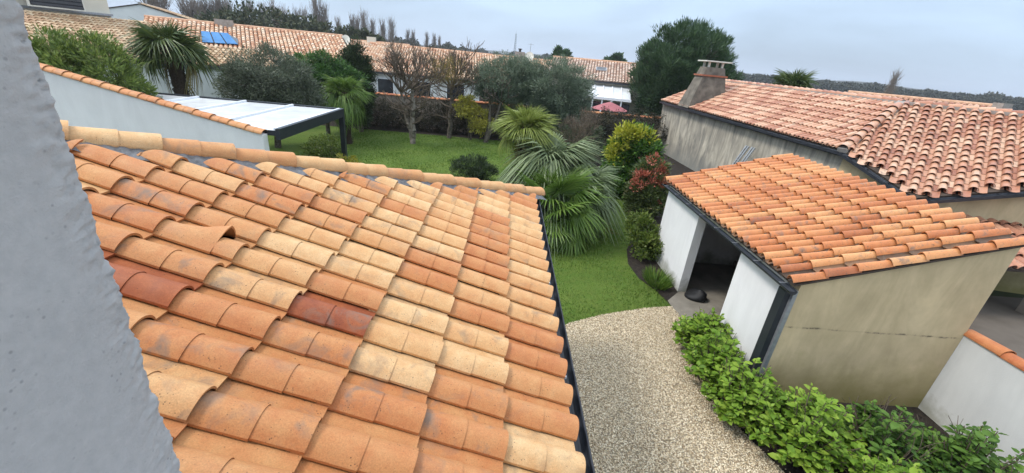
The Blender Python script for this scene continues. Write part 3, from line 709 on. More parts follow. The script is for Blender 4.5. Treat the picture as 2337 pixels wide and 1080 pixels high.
for d_, O in cand[300:]:
    mw = frame(O + Vector((random.gauss(0, .006),)*3), -up1, n1.cross(-up1)); mb.add([mw @ Vector(v) for v in cv], cf, True)
tag(mb.build('far_tiles', M['tile_pink_far'], rs1, fix=False), kind='stuff')
# channel tiles between the barrels (both slopes)
def channels(parent, O0, a, up, n, N, Ls, cwid, L, keep):
    mb = MB()
    for i in range(N):
        for j in range(int(Ls/L)+1):
            c = O0 + a*(cwid*i) + up*(L*(j+.5))
            if not keep(c): continue
            r = cwid*.42; q0, q1 = c-up*(L*.5), c+up*(L*.5); vs = []
            for q, lf in ((q0, .012), (q1, 0)):
                for t_ in (-1, -.5, 0, .5, 1): vs.append(q + a*(r*t_) + n*(.004+lf+.035*t_*t_))
            mb.add(vs, [(k, k+1, 6+k, 5+k) for k in range(4)], True)
    return tag(mb.build('channel_tiles', M['tile_pink_far'], parent, fix=False), kind='stuff')
def keep1(c):
    s = (c-nB).dot(nu); upd = (c-nB).dot(up1); return s > (nT-nB).dot(nu)*upd/Ls1 and s < NL and upd < Ls1-.1
channels(rs1, nB+nu*0, nu, up1, n1, nc+1, Ls1, cw, .37, keep1)
# corner slope
o2 = nT - up2*((nT-nB).dot(up2)+3.2)                        # low reference line
hipdir = (nT-nB)
def in2(c):
    q = c - nT; a_, u_ = q.dot(hz2), q.dot(up2)
    def side(p, r): 
        p2 = ((p-nT).dot(hz2), (p-nT).dot(up2)); r2 = ((r-nT).dot(hz2), (r-nT).dot(up2))
        return (r2[0]-p2[0])*(u_-p2[1]) - (r2[1]-p2[1])*(a_-p2[0])
    s1, s2_, s3 = side(nB, nT), side(nC, nB), side(nD, nC)
    return s1 < -.12 and s2_ < .0 and s3 < .0 and u_ < -.05 and a_ < 7
CT2 = cap_mesh('barrel_tile', .32, .100, 'tile_pink', halves=1, lift=.036, k=.80, npt=10, arcdeg=172, flat=.98)
cw2 = .275; L2 = .32; base2 = nT - up2*6.08
k2 = []
for i in range(-26, 34):
    for j in range(0, 20):
        O = base2 + hz2*(cw2*(i+.35)) + up2*(L2*(j+1)) + n2*.025; c = O - up2*(L2*.75)
        if in2(c): k2.append(((c-CAM).length, O))
k2.sort(key=lambda a: a[0])
for d_, O in k2[:300]:
    add_tile(CT2, 'tile', rs2, frame(O, -up2, n2.cross(-up2)), random.uniform(.2, .95), .004, .012)
mb = MB(); cv = np.array([v.co[:] for v in CT2.vertices]); cf = [tuple(p.vertices) for p in CT2.polygons]
for d_, O in k2[300:]: mw = frame(O, -up2, n2.cross(-up2)); mb.add([mw @ Vector(v) for v in cv], cf, True)
if k2[300:]: tag(mb.build('far_tiles', M['tile_pink_far'], rs2, fix=False), kind='stuff')
channels(rs2, base2-hz2*(cw2*25.65-cw2*.5), hz2, up2, n2, 60, 6.08, cw2, .32, in2)
# hip and ridge caps with their mortar bed
CT3 = cap_mesh('ridge_cap', .36, .125, 'tile_pink', halves=1, lift=.03, k=.86, npt=10, arcdeg=170)
def capline(p, q, parent, mort=True, mesh=CT3, L=.36, z=.03):
    d = (q-p); n_ = int(d.length/L); u_ = d.normalized(); a_ = Vector((0, 0, 1)).cross(-u_).normalized()
    for k in range(n_):
        add_tile(mesh, 'ridge_cap', parent, frame(p + u_*(L*(k+1)) + Vector((0, 0, z)), -u_, a_), random.uniform(.1, .8), .006, .015)
    if mort:
        mb = MB(); mb.bar(p+Vector((0, 0, z-.03)), q+Vector((0, 0, z-.03)), .27, .13); mb.build('mortar_bed', M['mortar'], parent)
CT5 = cap_mesh('hip_cap', .40, .155, 'tile_pink', halves=1, lift=.035, k=.84, npt=10, arcdeg=172)
capline(nB - (nT-nB).normalized()*.10, nT, rs2, mesh=CT5, L=.40, z=.06)
capline(nTf, nT, rs1); capline(nT + hz2*7.2, nT+hz2*.05, rs2)
# gutters
def boxgut(p, q, name='gutter'):
    d = (q-p); d.z = 0; out = Vector((d.y, -d.x, 0)).normalized()
    if out.dot(CAM-p) < 0: out = -out
    mb = MB(); dz = Vector((0, 0, -.10)); a, b = p+dz+out*.02, q+dz+out*.02
    prof = [(-.02, .05), (.0, -.05), (.11, -.05), (.13, .045), (.118, .045), (.10, -.038), (.012, -.038), (-.008, .05)]
    vs = [c + out*o_ + Vector((0, 0, z_)) for c in (a, b) for o_, z_ in prof]; n_ = len(prof)
    mb.add(vs, [(i, (i+1) % n_, n_+(i+1) % n_, n_+i) for i in range(n_)]); g = mb.build(name, M['dark_metal'], nb)
    L_ = (q-p).length; u_ = (q-p).normalized()
    for s in np.arange(.3, L_, .75):
        mb = MB(); c = a+u_*s; mb.bar(c+out*.0+Vector((0, 0, .047)), c+out*.125+Vector((0, 0, .047)), .03, .012); mb.build('gutter_hook', M['dark_metal'], g)
    mb = MB(); c0, c1 = p + Vector((0, 0, -.13)) - out*.06, q + Vector((0, 0, -.13)) - out*.06
    mb.bar(c0 - out*.03, c1 - out*.03, .03, .16); mb.build('fascia', M['dark_metal'], nb)
boxgut(nA, nB); boxgut(nB, nC); boxgut(nC, nD)
# chimney: tapered stack at the eave, brick band, cap slab on stubs
ch = nA - nu*3.3 + Vector((-.02, 0, .25))
def ringbox(mb, c, ax, ay, levels):
    vs = []
    for hx0, hx1, hy, z in levels:
        vs += [c+ax*hx0-ay*hy+Vector((0, 0, z)), c+ax*hx1-ay*hy+Vector((0, 0, z)), c+ax*hx1+ay*hy+Vector((0, 0, z)), c+ax*hx0+ay*hy+Vector((0, 0, z))]
    n_ = len(levels); mb.add(vs, [(k*4+i, k*4+(i+1) % 4, k*4+4+(i+1) % 4, k*4+4+i) for k in range(n_-1) for i in range(4)] + [(0, 3, 2, 1), tuple(4*(n_-1)+i for i in range(4))])
axx = Vector((1, -NA, 0)).normalized()
chm = thing('chimney_temp', 'x', 'x') if False else None
mb = MB(); ringbox(mb, ch, axx, nu, [(-.10, 2.0, .68, -.25), (.42, 1.66, .46, 1.42)]); chs = mb.build('chimney', M['chimney_render'], nb)
mb = MB(); ringbox(mb, ch, axx, nu, [(.34, 1.74, .53, 1.422), (.34, 1.74, .53, 1.50)]); mb.build('brick_band', M['brick_red'], chs)
mb = MB(); ringbox(mb, ch, axx, nu, [(.44, 1.63, .44, 1.502), (.55, 1.55, .37, 1.88)]); mb.build('stack_head', M['chimney_render'], chs)
for a_, b_ in ((.68, -.27), (1.42, -.27), (.68, .27), (1.42, .27)):
    mb = MB(); c = ch + axx*a_ + nu*b_; mb.box((c.x-.05, c.y-.05, c.z+1.87), (c.x+.05, c.y+.05, c.z+2.14)); mb.build('stub', M['white_trim'], chs)
mb = MB(); ringbox(mb, ch, axx, nu, [(.38, 1.80, .52, 2.142), (.38, 1.80, .52, 2.20)]); mb.build('cap_slab', M['white_trim'], chs)
mb = MB(); ringbox(mb, ch, axx, nu, [(-.05, 2.1, .74, .32), (-.05, 2.1, .74, .36)])
# porch with its own lower roof, right of the shed
pr0 = onp(2225, 548, (0, 9.35, 0), Vector((0, 1, 0)))
porch_z = pr0.z
PW = MB(); pdn = Vector((.25, -.93, -.30)).normalized(); pac = Vector((.966, .26, 0)).normalized()
pdeck = [Vector((10.2, 10.15, porch_z+.32)), Vector((16, 10.6, porch_z+.32)), Vector((16, 8.3, porch_z-.28)), Vector((10.2, 8.3, porch_z-.28))]
po = quadpart('porch_roof', pdeck, 'roof_deck', (0, 0, -.05), nb)
pup = (pdeck[0]-pdeck[3]).normalized()
CT4 = cap_mesh('porch_tile', .42, .12, 'tile_pink', halves=1, lift=.04, k=.84, npt=10, arcdeg=172)
for i in range(14):
    for j in range(5):
        O = pdeck[3] + Vector((.29*i+.1, 0, .03)) + pup*(.42*(j+1)-.06)
        nn_ = Vector((1, 0, 0)).cross(pup); add_tile(CT4, 'tile', po, frame(O, -pup, nn_.cross(-pup)), random.uniform(0, .6), .008, .02)
for x in (10.35, 13.2): 
    mb = MB(); mb.box((x, 8.4, -.02), (x+.28, 8.68, porch_z-.28)); mb.build('porch_post', M['brown_wall'], nb)
mb = MB(); mb.box((10.6, 9.9, -.03), (16, 9.98, porch_z+.2)); mb.build('porch_wall', M['brown_wall'], nb)

# ladder between the shed and the neighbour's wall
ld = thing('ladder', 'folded aluminium ladder leaning on the stained wall behind the shed', 'ladder', (9.6, 14.5, 0))
la = onx(1690, 372, 9.7); lt = onx(1705, 333, 10.15); lt2 = onx(1742, 343, 10.15)
wv = (lt2-lt).normalized(); top = lt; u_ = (Vector((lt.x-.9, lt.y-.05, 0)) - lt).normalized()
for off in (0, .16, .44, .60):
    mb = MB(); p = top + wv*off; mb.bar(p, p+u_*((p.z-.0)/-u_.z), .045, .08); mb.build('rail', M['aluminium'], ld)
for k in range(9):
    p = top + u_*(.10+.28*k)
    for off in (.02, .46):
        mb = MB(); mb.tube(p+wv*off+u_*(.0 if off < .1 else .08), p+wv*(off+.13)+u_*(.0 if off < .1 else .08), .016, .016, 6); mb.build('rung', M['aluminium'], ld)

# ================================================================== plants
def nrm(a): return a/np.maximum(np.linalg.norm(a, axis=-1, keepdims=True), 1e-9)
def leaf_cloud(name, pos, ax, wid_axis, ln, wd, m, fold=0.0):
    """many small pointed leaves: base, two sides, tip"""
    n = len(pos); sd = nrm(np.cross(ax, wid_axis)); up = np.cross(sd, ax)
    a = pos; t = pos+ax*ln[:, None]; mid = pos+ax*(ln*.45)[:, None]+up*(fold*ln)[:, None]
    co = np.stack([a, mid+sd*wd[:, None]*.5, t, mid-sd*wd[:, None]*.5], 1).reshape(-1, 3)
    return fast_mesh(name, co, (np.arange(4)[None]+4*np.arange(n)[:, None]), m)
def crown(ells, nclump, per, cr, ln, wd, m, name='crown', surf=.55, up=.25, spread=1.0, flat=.8, seed=1, droop=0, keep=None):
    """leaf clumps spread through the volume of some ellipsoids (cx, cy, cz, rx, ry, rz)"""
    g = np.random.default_rng(seed); E = np.array(ells, float); vol = E[:, 3]*E[:, 4]*E[:, 5]
    k = g.choice(len(E), nclump, p=vol/vol.sum()); d = nrm(g.normal(size=(nclump, 3))); r = surf + (1-surf)*g.random(nclump)**.6
    bump_ = 1 + .16*np.sin(d[:, 0]*5+seed)*np.cos(d[:, 1]*4.3+d[:, 2]*5)
    C = E[k, :3] + d*E[k, 3:]*(r*bump_)[:, None]
    s = g.uniform(.55, 1.35, nclump)*cr
    P = np.repeat(C, per, 0); S = np.repeat(s, per); D = np.repeat(d, per, 0); n = len(P)
    o = nrm(g.normal(size=(n, 3)))*np.array([1, 1, flat]); rr = g.random(n)**.5; pos = P+o*(S*rr)[:, None]
    ax = nrm(o*spread + D*.6 + np.array([0, 0, up-droop]) + g.normal(0, .35, (n, 3)))
    w = nrm(D + np.array([0, 0, .8]) + g.normal(0, .6, (n, 3)))
    L = ln*g.uniform(.6, 1.3, n); W = wd*g.uniform(.7, 1.3, n)
    if keep is not None: q = keep(pos); pos, ax, w, L, W = pos[q], ax[q], w[q], L[q], W[q]
    return leaf_cloud(name, pos, ax, w, L, W, m, .04)
def stuffpart(name, me, parent): return tag(link(name, me, None, parent), kind='stuff')
def limbs(mb, p, d, L, r, depth, g, spread=.5, upb=.15, shrink=.72, kids=(2, 4), segs=3, minr=.006):
    p = Vector(p); d = Vector(d).normalized(); q = p
    for k in range(segs):
        d2 = (d + Vector(g.normal(0, .12, 3)) + Vector((0, 0, upb*.3))).normalized(); e = q + d2*(L/segs)
        r2 = max(minr*.6, r*(1-.35*(k+1)/segs)); mb.tube(q, e, r*(1-.35*k/segs), r2, 7 if r > .05 else 5 if r > .02 else 3, False); q, d = e, d2
        if depth > 0 and k >= 1 and g.random() < .5:
            dd = (d + Vector(g.normal(0, spread, 3)) + Vector((0, 0, upb))).normalized(); limbs(mb, q, dd, L*shrink*.8, r2*.6, depth-1, g, spread, upb, shrink, kids, segs, minr)
    if depth > 0:
        for _ in range(g.integers(*kids)):
            dd = (d + Vector(g.normal(0, spread, 3)) + Vector((0, 0, upb))).normalized(); limbs(mb, q, dd, L*shrink*g.uniform(.7, 1.15), max(minr, r*.62), depth-1, g, spread, upb, shrink, kids, segs, minr)
def trunk_part(parent, pts, r0, r1, m='bark', name='trunk'):
    mb = MB(); n = len(pts)-1
    for k in range(n): mb.tube(pts[k], pts[k+1], r0+(r1-r0)*k/n, r0+(r1-r0)*(k+1)/n, 9)
    return mb.build(name, M[m], parent, fix=False)
def bush(name, label, cat, base, ells, nclump, per, cr, ln, wd, m, seed, group=None, stems=5, **k):
    t = thing(name, label, cat, base, group=group)
    stuffpart('crown', crown([(base[0]+e[0], base[1]+e[1], base[2]+e[2], *e[3:]) for e in ells], nclump, per, cr, ln, wd, m, seed=seed, **k), t)
    g = np.random.default_rng(seed+50); mb = MB(); e = ells[0]
    for _ in range(stems):
        a = g.uniform(0, 6.28); mb.tube((base[0]+.08*math.cos(a), base[1]+.08*math.sin(a), -.03), (base[0]+e[0]+e[3]*.5*math.cos(a), base[1]+e[1]+e[4]*.5*math.sin(a), base[2]+e[2]+e[5]*.3), .025, .01, 5, False)
    mb.build('stem', M['bark'], t, fix=False); return t

# ---- fan palms: every frond a part
def frond_mesh(name, lp, lb, ang, nseg, droop, m, seed, width=1.0, stiff=.5):
    g = np.random.default_rng(seed); mb = MB()
    pp = [Vector((lp*t, 0, -.10*lp*t*t)) for t in (0, .35, .7, 1)]
    for a, b in zip(pp[:-1], pp[1:]): mb.tube(a, b, .012, .010, 4, False)
    c = pp[-1]
    for k in range(nseg):
        f = (k+.5)/nseg*2-1; a = f*R(ang); L = lb*(1-.28*abs(f)**1.6)*g.uniform(.9, 1.08); dr = droop*g.uniform(.6, 1.5)
        dv = Vector((math.cos(a), math.sin(a), .10*abs(f)-.12)).normalized(); sd = Vector((-math.sin(a), math.cos(a), 0))
        w0 = .011*width; w1 = lb*math.tan(R(ang)/nseg)*.78*width; vs = []
        for s, w in ((0.0, w0*.7), (.42, w1*.55), (.72, w1*.42), (1.0, .002)):
            z = -dr*L*max(0, s-stiff)**2*2.6; q = c + dv*(L*s*(1-.12*dr*s)) + Vector((0, 0, z))
            vs += [q - sd*w + Vector((0, 0, w*.55)), q + Vector((0, 0, -w*.25)), q + sd*w + Vector((0, 0, w*.55))]
        mb.add(vs, [(r*3+i, r*3+i+1, r*3+4+i, r*3+3+i) for r in range(3) for i in range(2)], False)
    me = mb.mesh(name); me.materials.append(M[m]); return me
def fan_palm(label, base, hgt, nf, lp, lb, m, seed, tr=.11, elev=(-35, 85), droop=.5, dry=0, group=None, lean=(0, 0), nseg=24, ang=118, dryels=(-75, -40)):
    t = thing('fan_palm', label, 'palm', base, group=group); g = np.random.default_rng(seed); b = Vector(base); topp = b + Vector((lean[0], lean[1], hgt))
    mb = MB(); n = 9
    for k in range(n):
        p, q = b.lerp(topp, k/n), b.lerp(topp, (k+1)/n)
        if k == 0: p = p - Vector((0, 0, .04))
        mb.tube(p, q, tr*(1.15-.1*math.cos(k)), tr*(1.0+.12*math.sin(k*2.1)), 10, False)
    for _ in range(int(260*hgt/2)):      # fibre and old leaf bases
        f = g.random(); a = g.uniform(0, 6.28); p = b.lerp(topp, f) + Vector((math.cos(a), math.sin(a), 0))*tr*.95
        mb.tube(p, p + Vector((math.cos(a)*.09, math.sin(a)*.09, g.uniform(-.12, .10))), .016, .003, 3, False)
    mb.build('trunk', M['palm_fibre'], t, fix=False)
    var = [frond_mesh('frond', lp*s, lb*s2, ang*g.uniform(.9, 1.1), nseg, droop*d, m, seed+i, stiff=st) for i, (s, s2, d, st) in enumerate(((1, 1, .6, .5), (.85, 1.05, 1.1, .35), (1.1, .92, 1.7, .3)))]
    dryv = frond_mesh('dry_frond', lp*.8, lb*.85, ang*.8, nseg, droop*2.4, 'palm_dry', seed+9, stiff=.15) if dry else None
    for k in range(nf):
        f = k/(nf-1); el = R(elev[1] + (elev[0]-elev[1])*f**.9 + g.normal(0, 6)); az = k*2.39996 + g.normal(0, .25)
        if k >= nf-dry: el = R(g.uniform(*dryels))
        d = Vector((math.cos(az)*math.cos(el), math.sin(az)*math.cos(el), math.sin(el))); a = Vector((-math.sin(az), math.cos(az), 0))
        tw = g.normal(0, .25); a = (a*math.cos(tw) + d.cross(a)*math.sin(tw)).normalized(); sc = (.72 if el > R(60) else 1.0)*g.uniform(.88, 1.1)
        m4 = frame(topp - Vector((0, 0, .10+.18*f)), d, a) @ Matrix.Scale(sc, 4)
        copy_part(dryv if k >= nf-dry else var[k % 3 if f > .3 else 0], 'frond', t, m4)
    return t
pb = onz(1262, 552); 
fan_palm('upright yellow-green fan palm, topmost of the clump beside the roof corner', (.62, 12.9, 0), 2.85, 44, .38, .72, 'palm_yellow', 21, .09, (-8, 88), .35, 4, 'fan palm clump', nseg=30)
fan_palm('grey-green drooping fan palm behind the roof corner, widest of the clump', (1.3, 12.45, 0), 1.75, 60, .72, 1.0, 'palm_grey', 22, .12, (-18, 80), 1.25, 3, 'fan palm clump', lean=(.25, .1), nseg=34)
fan_palm('low dark green fan palm in front of the clump beside the roof gutter', (1.5, 11.2, 0), 1.0, 84, .86, .84, 'palm_green', 23, .13, (-36, 86), .34, 0, 'fan palm clump', nseg=32, ang=130)
fan_palm('small drooping fan palm with dry fronds at the lawn side of the clump', (2.4, 11.9, 0), 1.2, 40, .60, .80, 'palm_grey', 24, .10, (-45, 70), 1.2, 6, 'fan palm clump')
fan_palm('fan palm with dense fronds standing right beside the dark pergola post', (-7.85, 21.1, 0), 2.5, 42, .55, .82, 'palm_green', 25, .17, (-40, 80), .7, 0)
pl = far(400, 150, 20.6)
fan_palm('tall dark fan palm with shaggy trunk behind the pergola', (pl.x, pl.y, 0), 4.0, 44, .58, .84, 'palm_dark', 26, .22, (-8, 88), .5, 2, dryels=(-30, -15))
p4 = far(1810, 190, 27.0)
fan_palm('fan palm whose crown rises behind the pink tile ridge', (p4.x, p4.y, 0), 4.55, 34, .6, .85, 'palm_dark', 27, .15, (-35, 80), .5, 0)

# ---- trees and shrubs of the garden
def olive(label, base, ells, seed, m, nclump, per, forks, group=None, ln=.13, wd=.034):
    t = thing('olive_tree', label, 'tree', base, group=group); g = np.random.default_rng(seed)
    stuffpart('crown', crown(ells, nclump, per, .34, ln, wd, m, seed=seed, surf=.5, up=.35), t)
    mb = MB()
    for q, r in forks:
        p = Vector(base)-Vector((0, 0, .03)); q = Vector(q); mid = p.lerp(q, .5) + Vector((.08, 0, 0)); mb.tube(p, mid, r, r*.8, 8, False); mb.tube(mid, q, r*.8, r*.55, 8, False)
        for _ in range(5): limbs(mb, q, (g.normal(0, .6), g.normal(0, .6), .8), .7, r*.4, 2, g, .5, .2)
    mb.build('trunk', M['bark'], t, fix=False); return t
ob = onz(1108, 325)
olive('grey-green olive tree with two leaning trunks at the back of the lawn', (ob.x, ob.y, 0), [(ob.x+.9, 25.3, 3.35, 2.1, 1.4, 1.35), (ob.x+2.0, 25.2, 3.3, 1.5, 1.2, 1.3)], 31, 'leaf_olive', 680, 75, [((ob.x+.15, ob.y+.1, 2.2), .13), ((ob.x+.75, ob.y, 2.3), .11)])
olive('second grey-green olive tree, between the first olive and the yellow-green laurel', (2.9, 25.0, 0), [(2.7, 24.9, 3.2, 2.15, 1.4, 1.6), (3.4, 24.8, 2.2, 1.4, 1.0, 1.4)], 32, 'leaf_olive', 720, 75, [((2.7, 24.9, 1.9), .10), ((3.2, 25.0, 2.1), .09)])
ol = far(620, 235, 21.8)
olive('large dark olive tree standing behind the pergola roof', (ol.x, ol.y, 0), [(ol.x, ol.y, 2.95, 1.75, 1.5, 1.15), (ol.x+.9, ol.y-.2, 2.2, 1.3, 1.2, 1.1), (ol.x-.9, ol.y, 2.5, 1.1, 1.1, 1.0)], 33, 'leaf_olive_dark', 620, 75, [((ol.x, ol.y, 2.0), .15)])
def conifer(label, base, ells, seed, n=300, m='leaf_conifer', **k):
    t = thing('conifer', label, 'tree', base); stuffpart('crown', crown(ells, n, 70, .30, .16, .05, m, seed=seed, surf=.45, **k), t)
    trunk_part(t, [Vector(base)-Vector((0, 0, .03)), Vector((base[0], base[1], ells[0][2]))], .12, .05); return t
c1 = far(735, 150, 25)
conifer('spreading bright green conifer behind the dark olive', (c1.x, c1.y, 0), [(c1.x-.2, c1.y, 3.05, 1.9, 1.2, .95), (c1.x+.9, c1.y, 2.6, 1.2, 1, 1.1)], 41, 380, up=.1)
c2 = far(815, 135, 25.8)
conifer('narrow dark conifer left of the bare trees, taller than its neighbour', (c2.x, c2.y, 0), [(c2.x, c2.y, 2.6, .75, .75, 2.1), (c2.x-.5, c2.y, 3.6, .5, .5, .8)], 42, 300, 'leaf_dark', up=.6)
# pine behind the neighbour's chimney
pn = far(1548, 200, 36); t = thing('pine_tree', 'big rounded dark green pine rising behind the tapered chimney', 'tree', (pn.x, pn.y, 0))
pe = [(pn.x, pn.y, 5.0, 3.55, 3.0, 2.9), (pn.x+.9, pn.y, 4.2, 3.0, 2.8, 2.4), (pn.x-.9, pn.y, 3.6, 2.5, 2.4, 2.5), (pn.x+.3, pn.y, 2.4, 2.6, 2.4, 1.9)]
stuffpart('crown', crown(pe, 1500, 60, .42, .34, .05, 'leaf_pine', seed=51, surf=.62, up=.9, spread=.7), t)
g = np.random.default_rng(5); mb = MB(); mb.tube((pn.x, pn.y, -.03), (pn.x, pn.y, 5), .28, .12, 9)
for _ in range(9): limbs(mb, (pn.x, pn.y, g.uniform(2, 4.5)), (g.normal(), g.normal(), .5), 1.5, .08, 2, g)
mb.build('trunk', M['bark'], t, fix=False)
# bare pollarded trees on the lawn
def bare_tree(label, base, seed, hh, stems, twigs, m='pale_bark', buds=None, rad=1.25, tw_r=.006):
    t = thing('bare_tree', label, 'tree', base, group=None); g = np.random.default_rng(seed); mb = MB(); tw = MB(); b = Vector(base)
    for sx, sy, r in stems:
        p = b - Vector((0, 0, .03)); h = hh*g.uniform(.85, 1.05); K = 8
        for k in range(K):
            q = b + Vector((sx*(k+1)/K + .05*math.sin(k*1.7), sy*(k+1)/K + .05*math.cos(k*2.3), h*(k+1)/K)); r0 = r*(1-.5*k/K)
            mb.tube(p, q, r0*(1.12 if k % 2 else 1), r*(1-.5*(k+1)/K), 8, False)
            if k > 1:
                for _ in range(2 if k < 5 else 3):
                    a = g.uniform(0, 6.28); limbs(tw, q, (math.cos(a), math.sin(a), g.uniform(-.05, .7)), g.uniform(.45, .95)*(rad if k > 3 else .8), r*.28, 2, g, .45, .25, .7, (2, 4), 3, tw_r)
            p = q
        for _ in range(twigs):
            a = g.uniform(0, 6.28); limbs(tw, p, (math.cos(a)*.8, math.sin(a)*.8, g.uniform(.3, 1)), g.uniform(.55, .85)*rad, r*.35, 3, g, .45, .25, .74, (2, 5), 3, tw_r)
    mb.build('trunk', M[m], t, fix=False); tag(tw.build('branches', M['twig'], t, fix=False), kind='stuff')
    if buds: stuffpart('buds', crown(buds, 260, 26, .3, .05, .03, 'leaf_bud', name='buds', seed=seed, surf=.2), t)
    return t
b1 = onz(942, 328); bare_tree('bare pollarded tree with pale blotched twin trunks at the middle of the lawn', (b1.x, b1.y, 0), 61, 3.0, [(.05, .0, .15), (-.55, .1, .12)], 9)
b2 = onz(1025, 315); bare_tree('dark bare tree with one straight trunk, right of the pollarded one', (b2.x, b2.y, 0), 62, 2.9, [(.1, 0, .15)], 12, 'bark', [(b2.x-.2, b2.y, 3.7, 1.4, 1.0, .9)])
# hedge along the back wall
t = thing('hedge', 'brown-green clipped hedge in front of the back garden wall', 'hedge', (-5, 26.3, 0))
he = [(x, 26.3+.12*math.sin(x*2), .85, .95, .55, .85+.12*math.sin(x*1.3)) for x in np.arange(-9.2, 6.2, .8)] + [(x, 26.2, 1.1, .95, .6, 1.15) for x in np.arange(6.2, 10.0, .8)]
stuffpart('foliage', crown(he, 1500, 55, .26, .085, .045, 'leaf_hedge', seed=71, surf=.5), t)
mb = MB()
for x in np.arange(-9, 6.3, .5): mb.tube((x, 26.35, -.03), (x+.05, 26.35, 1.2), .03, .012, 5, False)
mb.build('stem', M['bark'], t, fix=False)
bush('burgundy_shrub', 'dark burgundy shrub beside the narrow conifer at the left end of the hedge', 'shrub', (-8.5, 25.2, 0), [(0, 0, 1.1, .55, .5, 1.0)], 110, 40, .2, .09, .05, 'leaf_dark', 72)
yb = far(1075, 262, 24.8); bush('yellow_shrub', 'yellow-leaved shrub between the dark bare tree and the olive', 'shrub', (yb.x, yb.y, 0), [(-.25, 0, 1.85, .75, .6, .6), (.55, -.1, 1.2, .65, .5, .7)], 90, 50, .26, .14, .055, 'leaf_yellow', 73, surf=.35)
bush('dark_pine_shrub', 'low dark green pine shrub peeking over the hip ridge', 'shrub', (-1.1, 16.2, 0), [(-.1, 0, .52, .78, .6, .5), (.4, .1, .4, .5, .5, .4)], 130, 50, .17, .12, .022, 'leaf_dark', 74, up=.9)
bush('round_shrub', 'rounded green shrub under the pergola beam next to its post', 'shrub', (-7.3, 16.9, 0), [(0, 0, .55, .75, .7, .6)], 120, 50, .2, .09, .045, 'leaf_laurel' if False else 'leaf_shrub', 75)
bush('pale_shrub', 'small pale yellow-green plant at the foot of the pergola post', 'shrub', (-5.4, 14.6, 0), [(-.1, 0, .55, .5, .4, .45)], 50, 40, .16, .09, .04, 'leaf_yellow', 76)
lb_ = far(1440, 330, 16.8)
bush('variegated_laurel', 'large glossy shrub with a bright yellow top against the stained wall', 'shrub', (lb_.x+.1, lb_.y, 0), [(0, 0, 1.25, 1.0, .95, 1.15), (.2, -.1, 1.9, .75, .75, .75), (.1, -.4, .75, .95, .8, .7)], 330, 70, .25, .15, .075, 'leaf_laurel', 77, surf=.62, up=.4)
lau = [o for o in COL.objects if o.name.startswith('variegated_laurel')][0]
stuffpart('yellow_top', crown([(lb_.x-.25, lb_.y-.3, 2.25, .62, .55, .52), (lb_.x-.55, lb_.y-.4, 1.8, .4, .4, .4), (lb_.x+.3, lb_.y-.3, 2.3, .45, .4, .35)], 60, 45, .28, .14, .07, 'leaf_lime', seed=177, surf=.5, up=.5, name='yellow_top'), lau)
pb_ = far(1478, 400, 14.6)
bush('photinia', 'green shrub flushed coppery red above the dark bed, beside the shed corner', 'shrub', (pb_.x+.1, pb_.y, 0), [(0, 0, 1.3, .52, .5, .68), (0, -.15, .7, .72, .65, .62)], 190, 60, .2, .11, .05, 'leaf_photinia', 78, surf=.55, up=.5)
pho = [o for o in COL.objects if o.name.startswith('photinia')][0]; stuffpart('red_shoots', crown([(pb_.x+.1, pb_.y-.1, 1.85, .42, .4, .30), (pb_.x-.1, pb_.y-.35, 1.3, .5, .3, .4)], 34, 32, .16, .10, .045, 'leaf_red', name='red_shoots', seed=178, surf=.5, up=.6), pho)
rb = onz(1478, 462); bush('red_groundcover', 'patch of fallen-looking red leaves at the foot of the coppery shrub', 'plant', (rb.x-.15, rb.y, 0), [(0, 0, .06, .75, .5, .06), (.7, .2, .06, .6, .5, .05)], 70, 6, .10, .15, .10, 'leaf_red', 79, stems=3)
b3 = onz(1460, 585); bush('leafy_shrub', 'loose leafy shrub at the bed edge beside the white shed front', 'shrub', (b3.x+.05, b3.y+.1, 0), [(0, .1, .62, .42, .42, .55), (.05, -.3, .35, .36, .36, .36), (-.1, .35, .8, .26, .3, .36)], 120, 45, .16, .09, .045, 'leaf_shrub', 80, surf=.4, up=.5)
bush('shade_shrub', 'dark rounded shrub under the fan palms at the far lawn corner', 'shrub', (4.2, 21.4, 0), [(0, 0, 1.0, 1.1, .8, 1.0), (-.9, .6, .8, .8, .7, .8)], 200, 50, .25, .10, .05, 'leaf_dark', 81)
t = bare_tree('thin bare shrub with pale twigs left of the yellow-topped shrub', (3.45, 19.3, 0), 82, 1.5, [(.3, 0, .05), (-.2, .1, .04), (.1, -.1, .035)], 7, 'pale_bark', rad=.7)
bush('grey_shrub', 'dense dark shrub between the olives and the white house fence', 'shrub', (5.6, 23.4, 0), [(0, 0, 1.1, 1.4, 1, 1.1)], 240, 50, .25, .10, .05, 'leaf_hedge', 83)
# grass tuft at the pillar foot
gt = onz(1497, 648); t = thing('grass_tuft', 'tuft of long green grass at the foot of the white shed pillar', 'plant', (gt.x, gt.y, 0)); g = np.random.default_rng(84); n = 650
a = g.uniform(0, 6.28, n); rr = g.random(n)**.5*.26; pos = np.stack([gt.x+rr*np.cos(a)*.8, gt.y+rr*np.sin(a)*1.3, np.zeros(n)], 1)
ax = nrm(np.stack([np.cos(a)*.6, np.sin(a)*.6, g.uniform(.5, 1.3, n)], 1)); stuffpart('blades', leaf_cloud('blades', pos, ax, nrm(g.normal(size=(n, 3))), g.uniform(.18, .38, n), g.uniform(.012, .02, n), 'grass_blade'), t)
# oleander on the left
oc = far(215, 140, 18.6)
bush('oleander', 'big yellow-green oleander left of the tall palm, above the sloping coping', 'shrub', (oc.x, oc.y, 0), [(0, 0, 2.8, 1.15, 1.2, 1.5), (-.9, -.2, 2.9, .9, .9, 1.35), (.7, .2, 2.0, .55, .7, 1.2)], 560, 46, .26, .17, .038, 'leaf_oleander', 85, surf=.55, up=.35, spread=1.0)

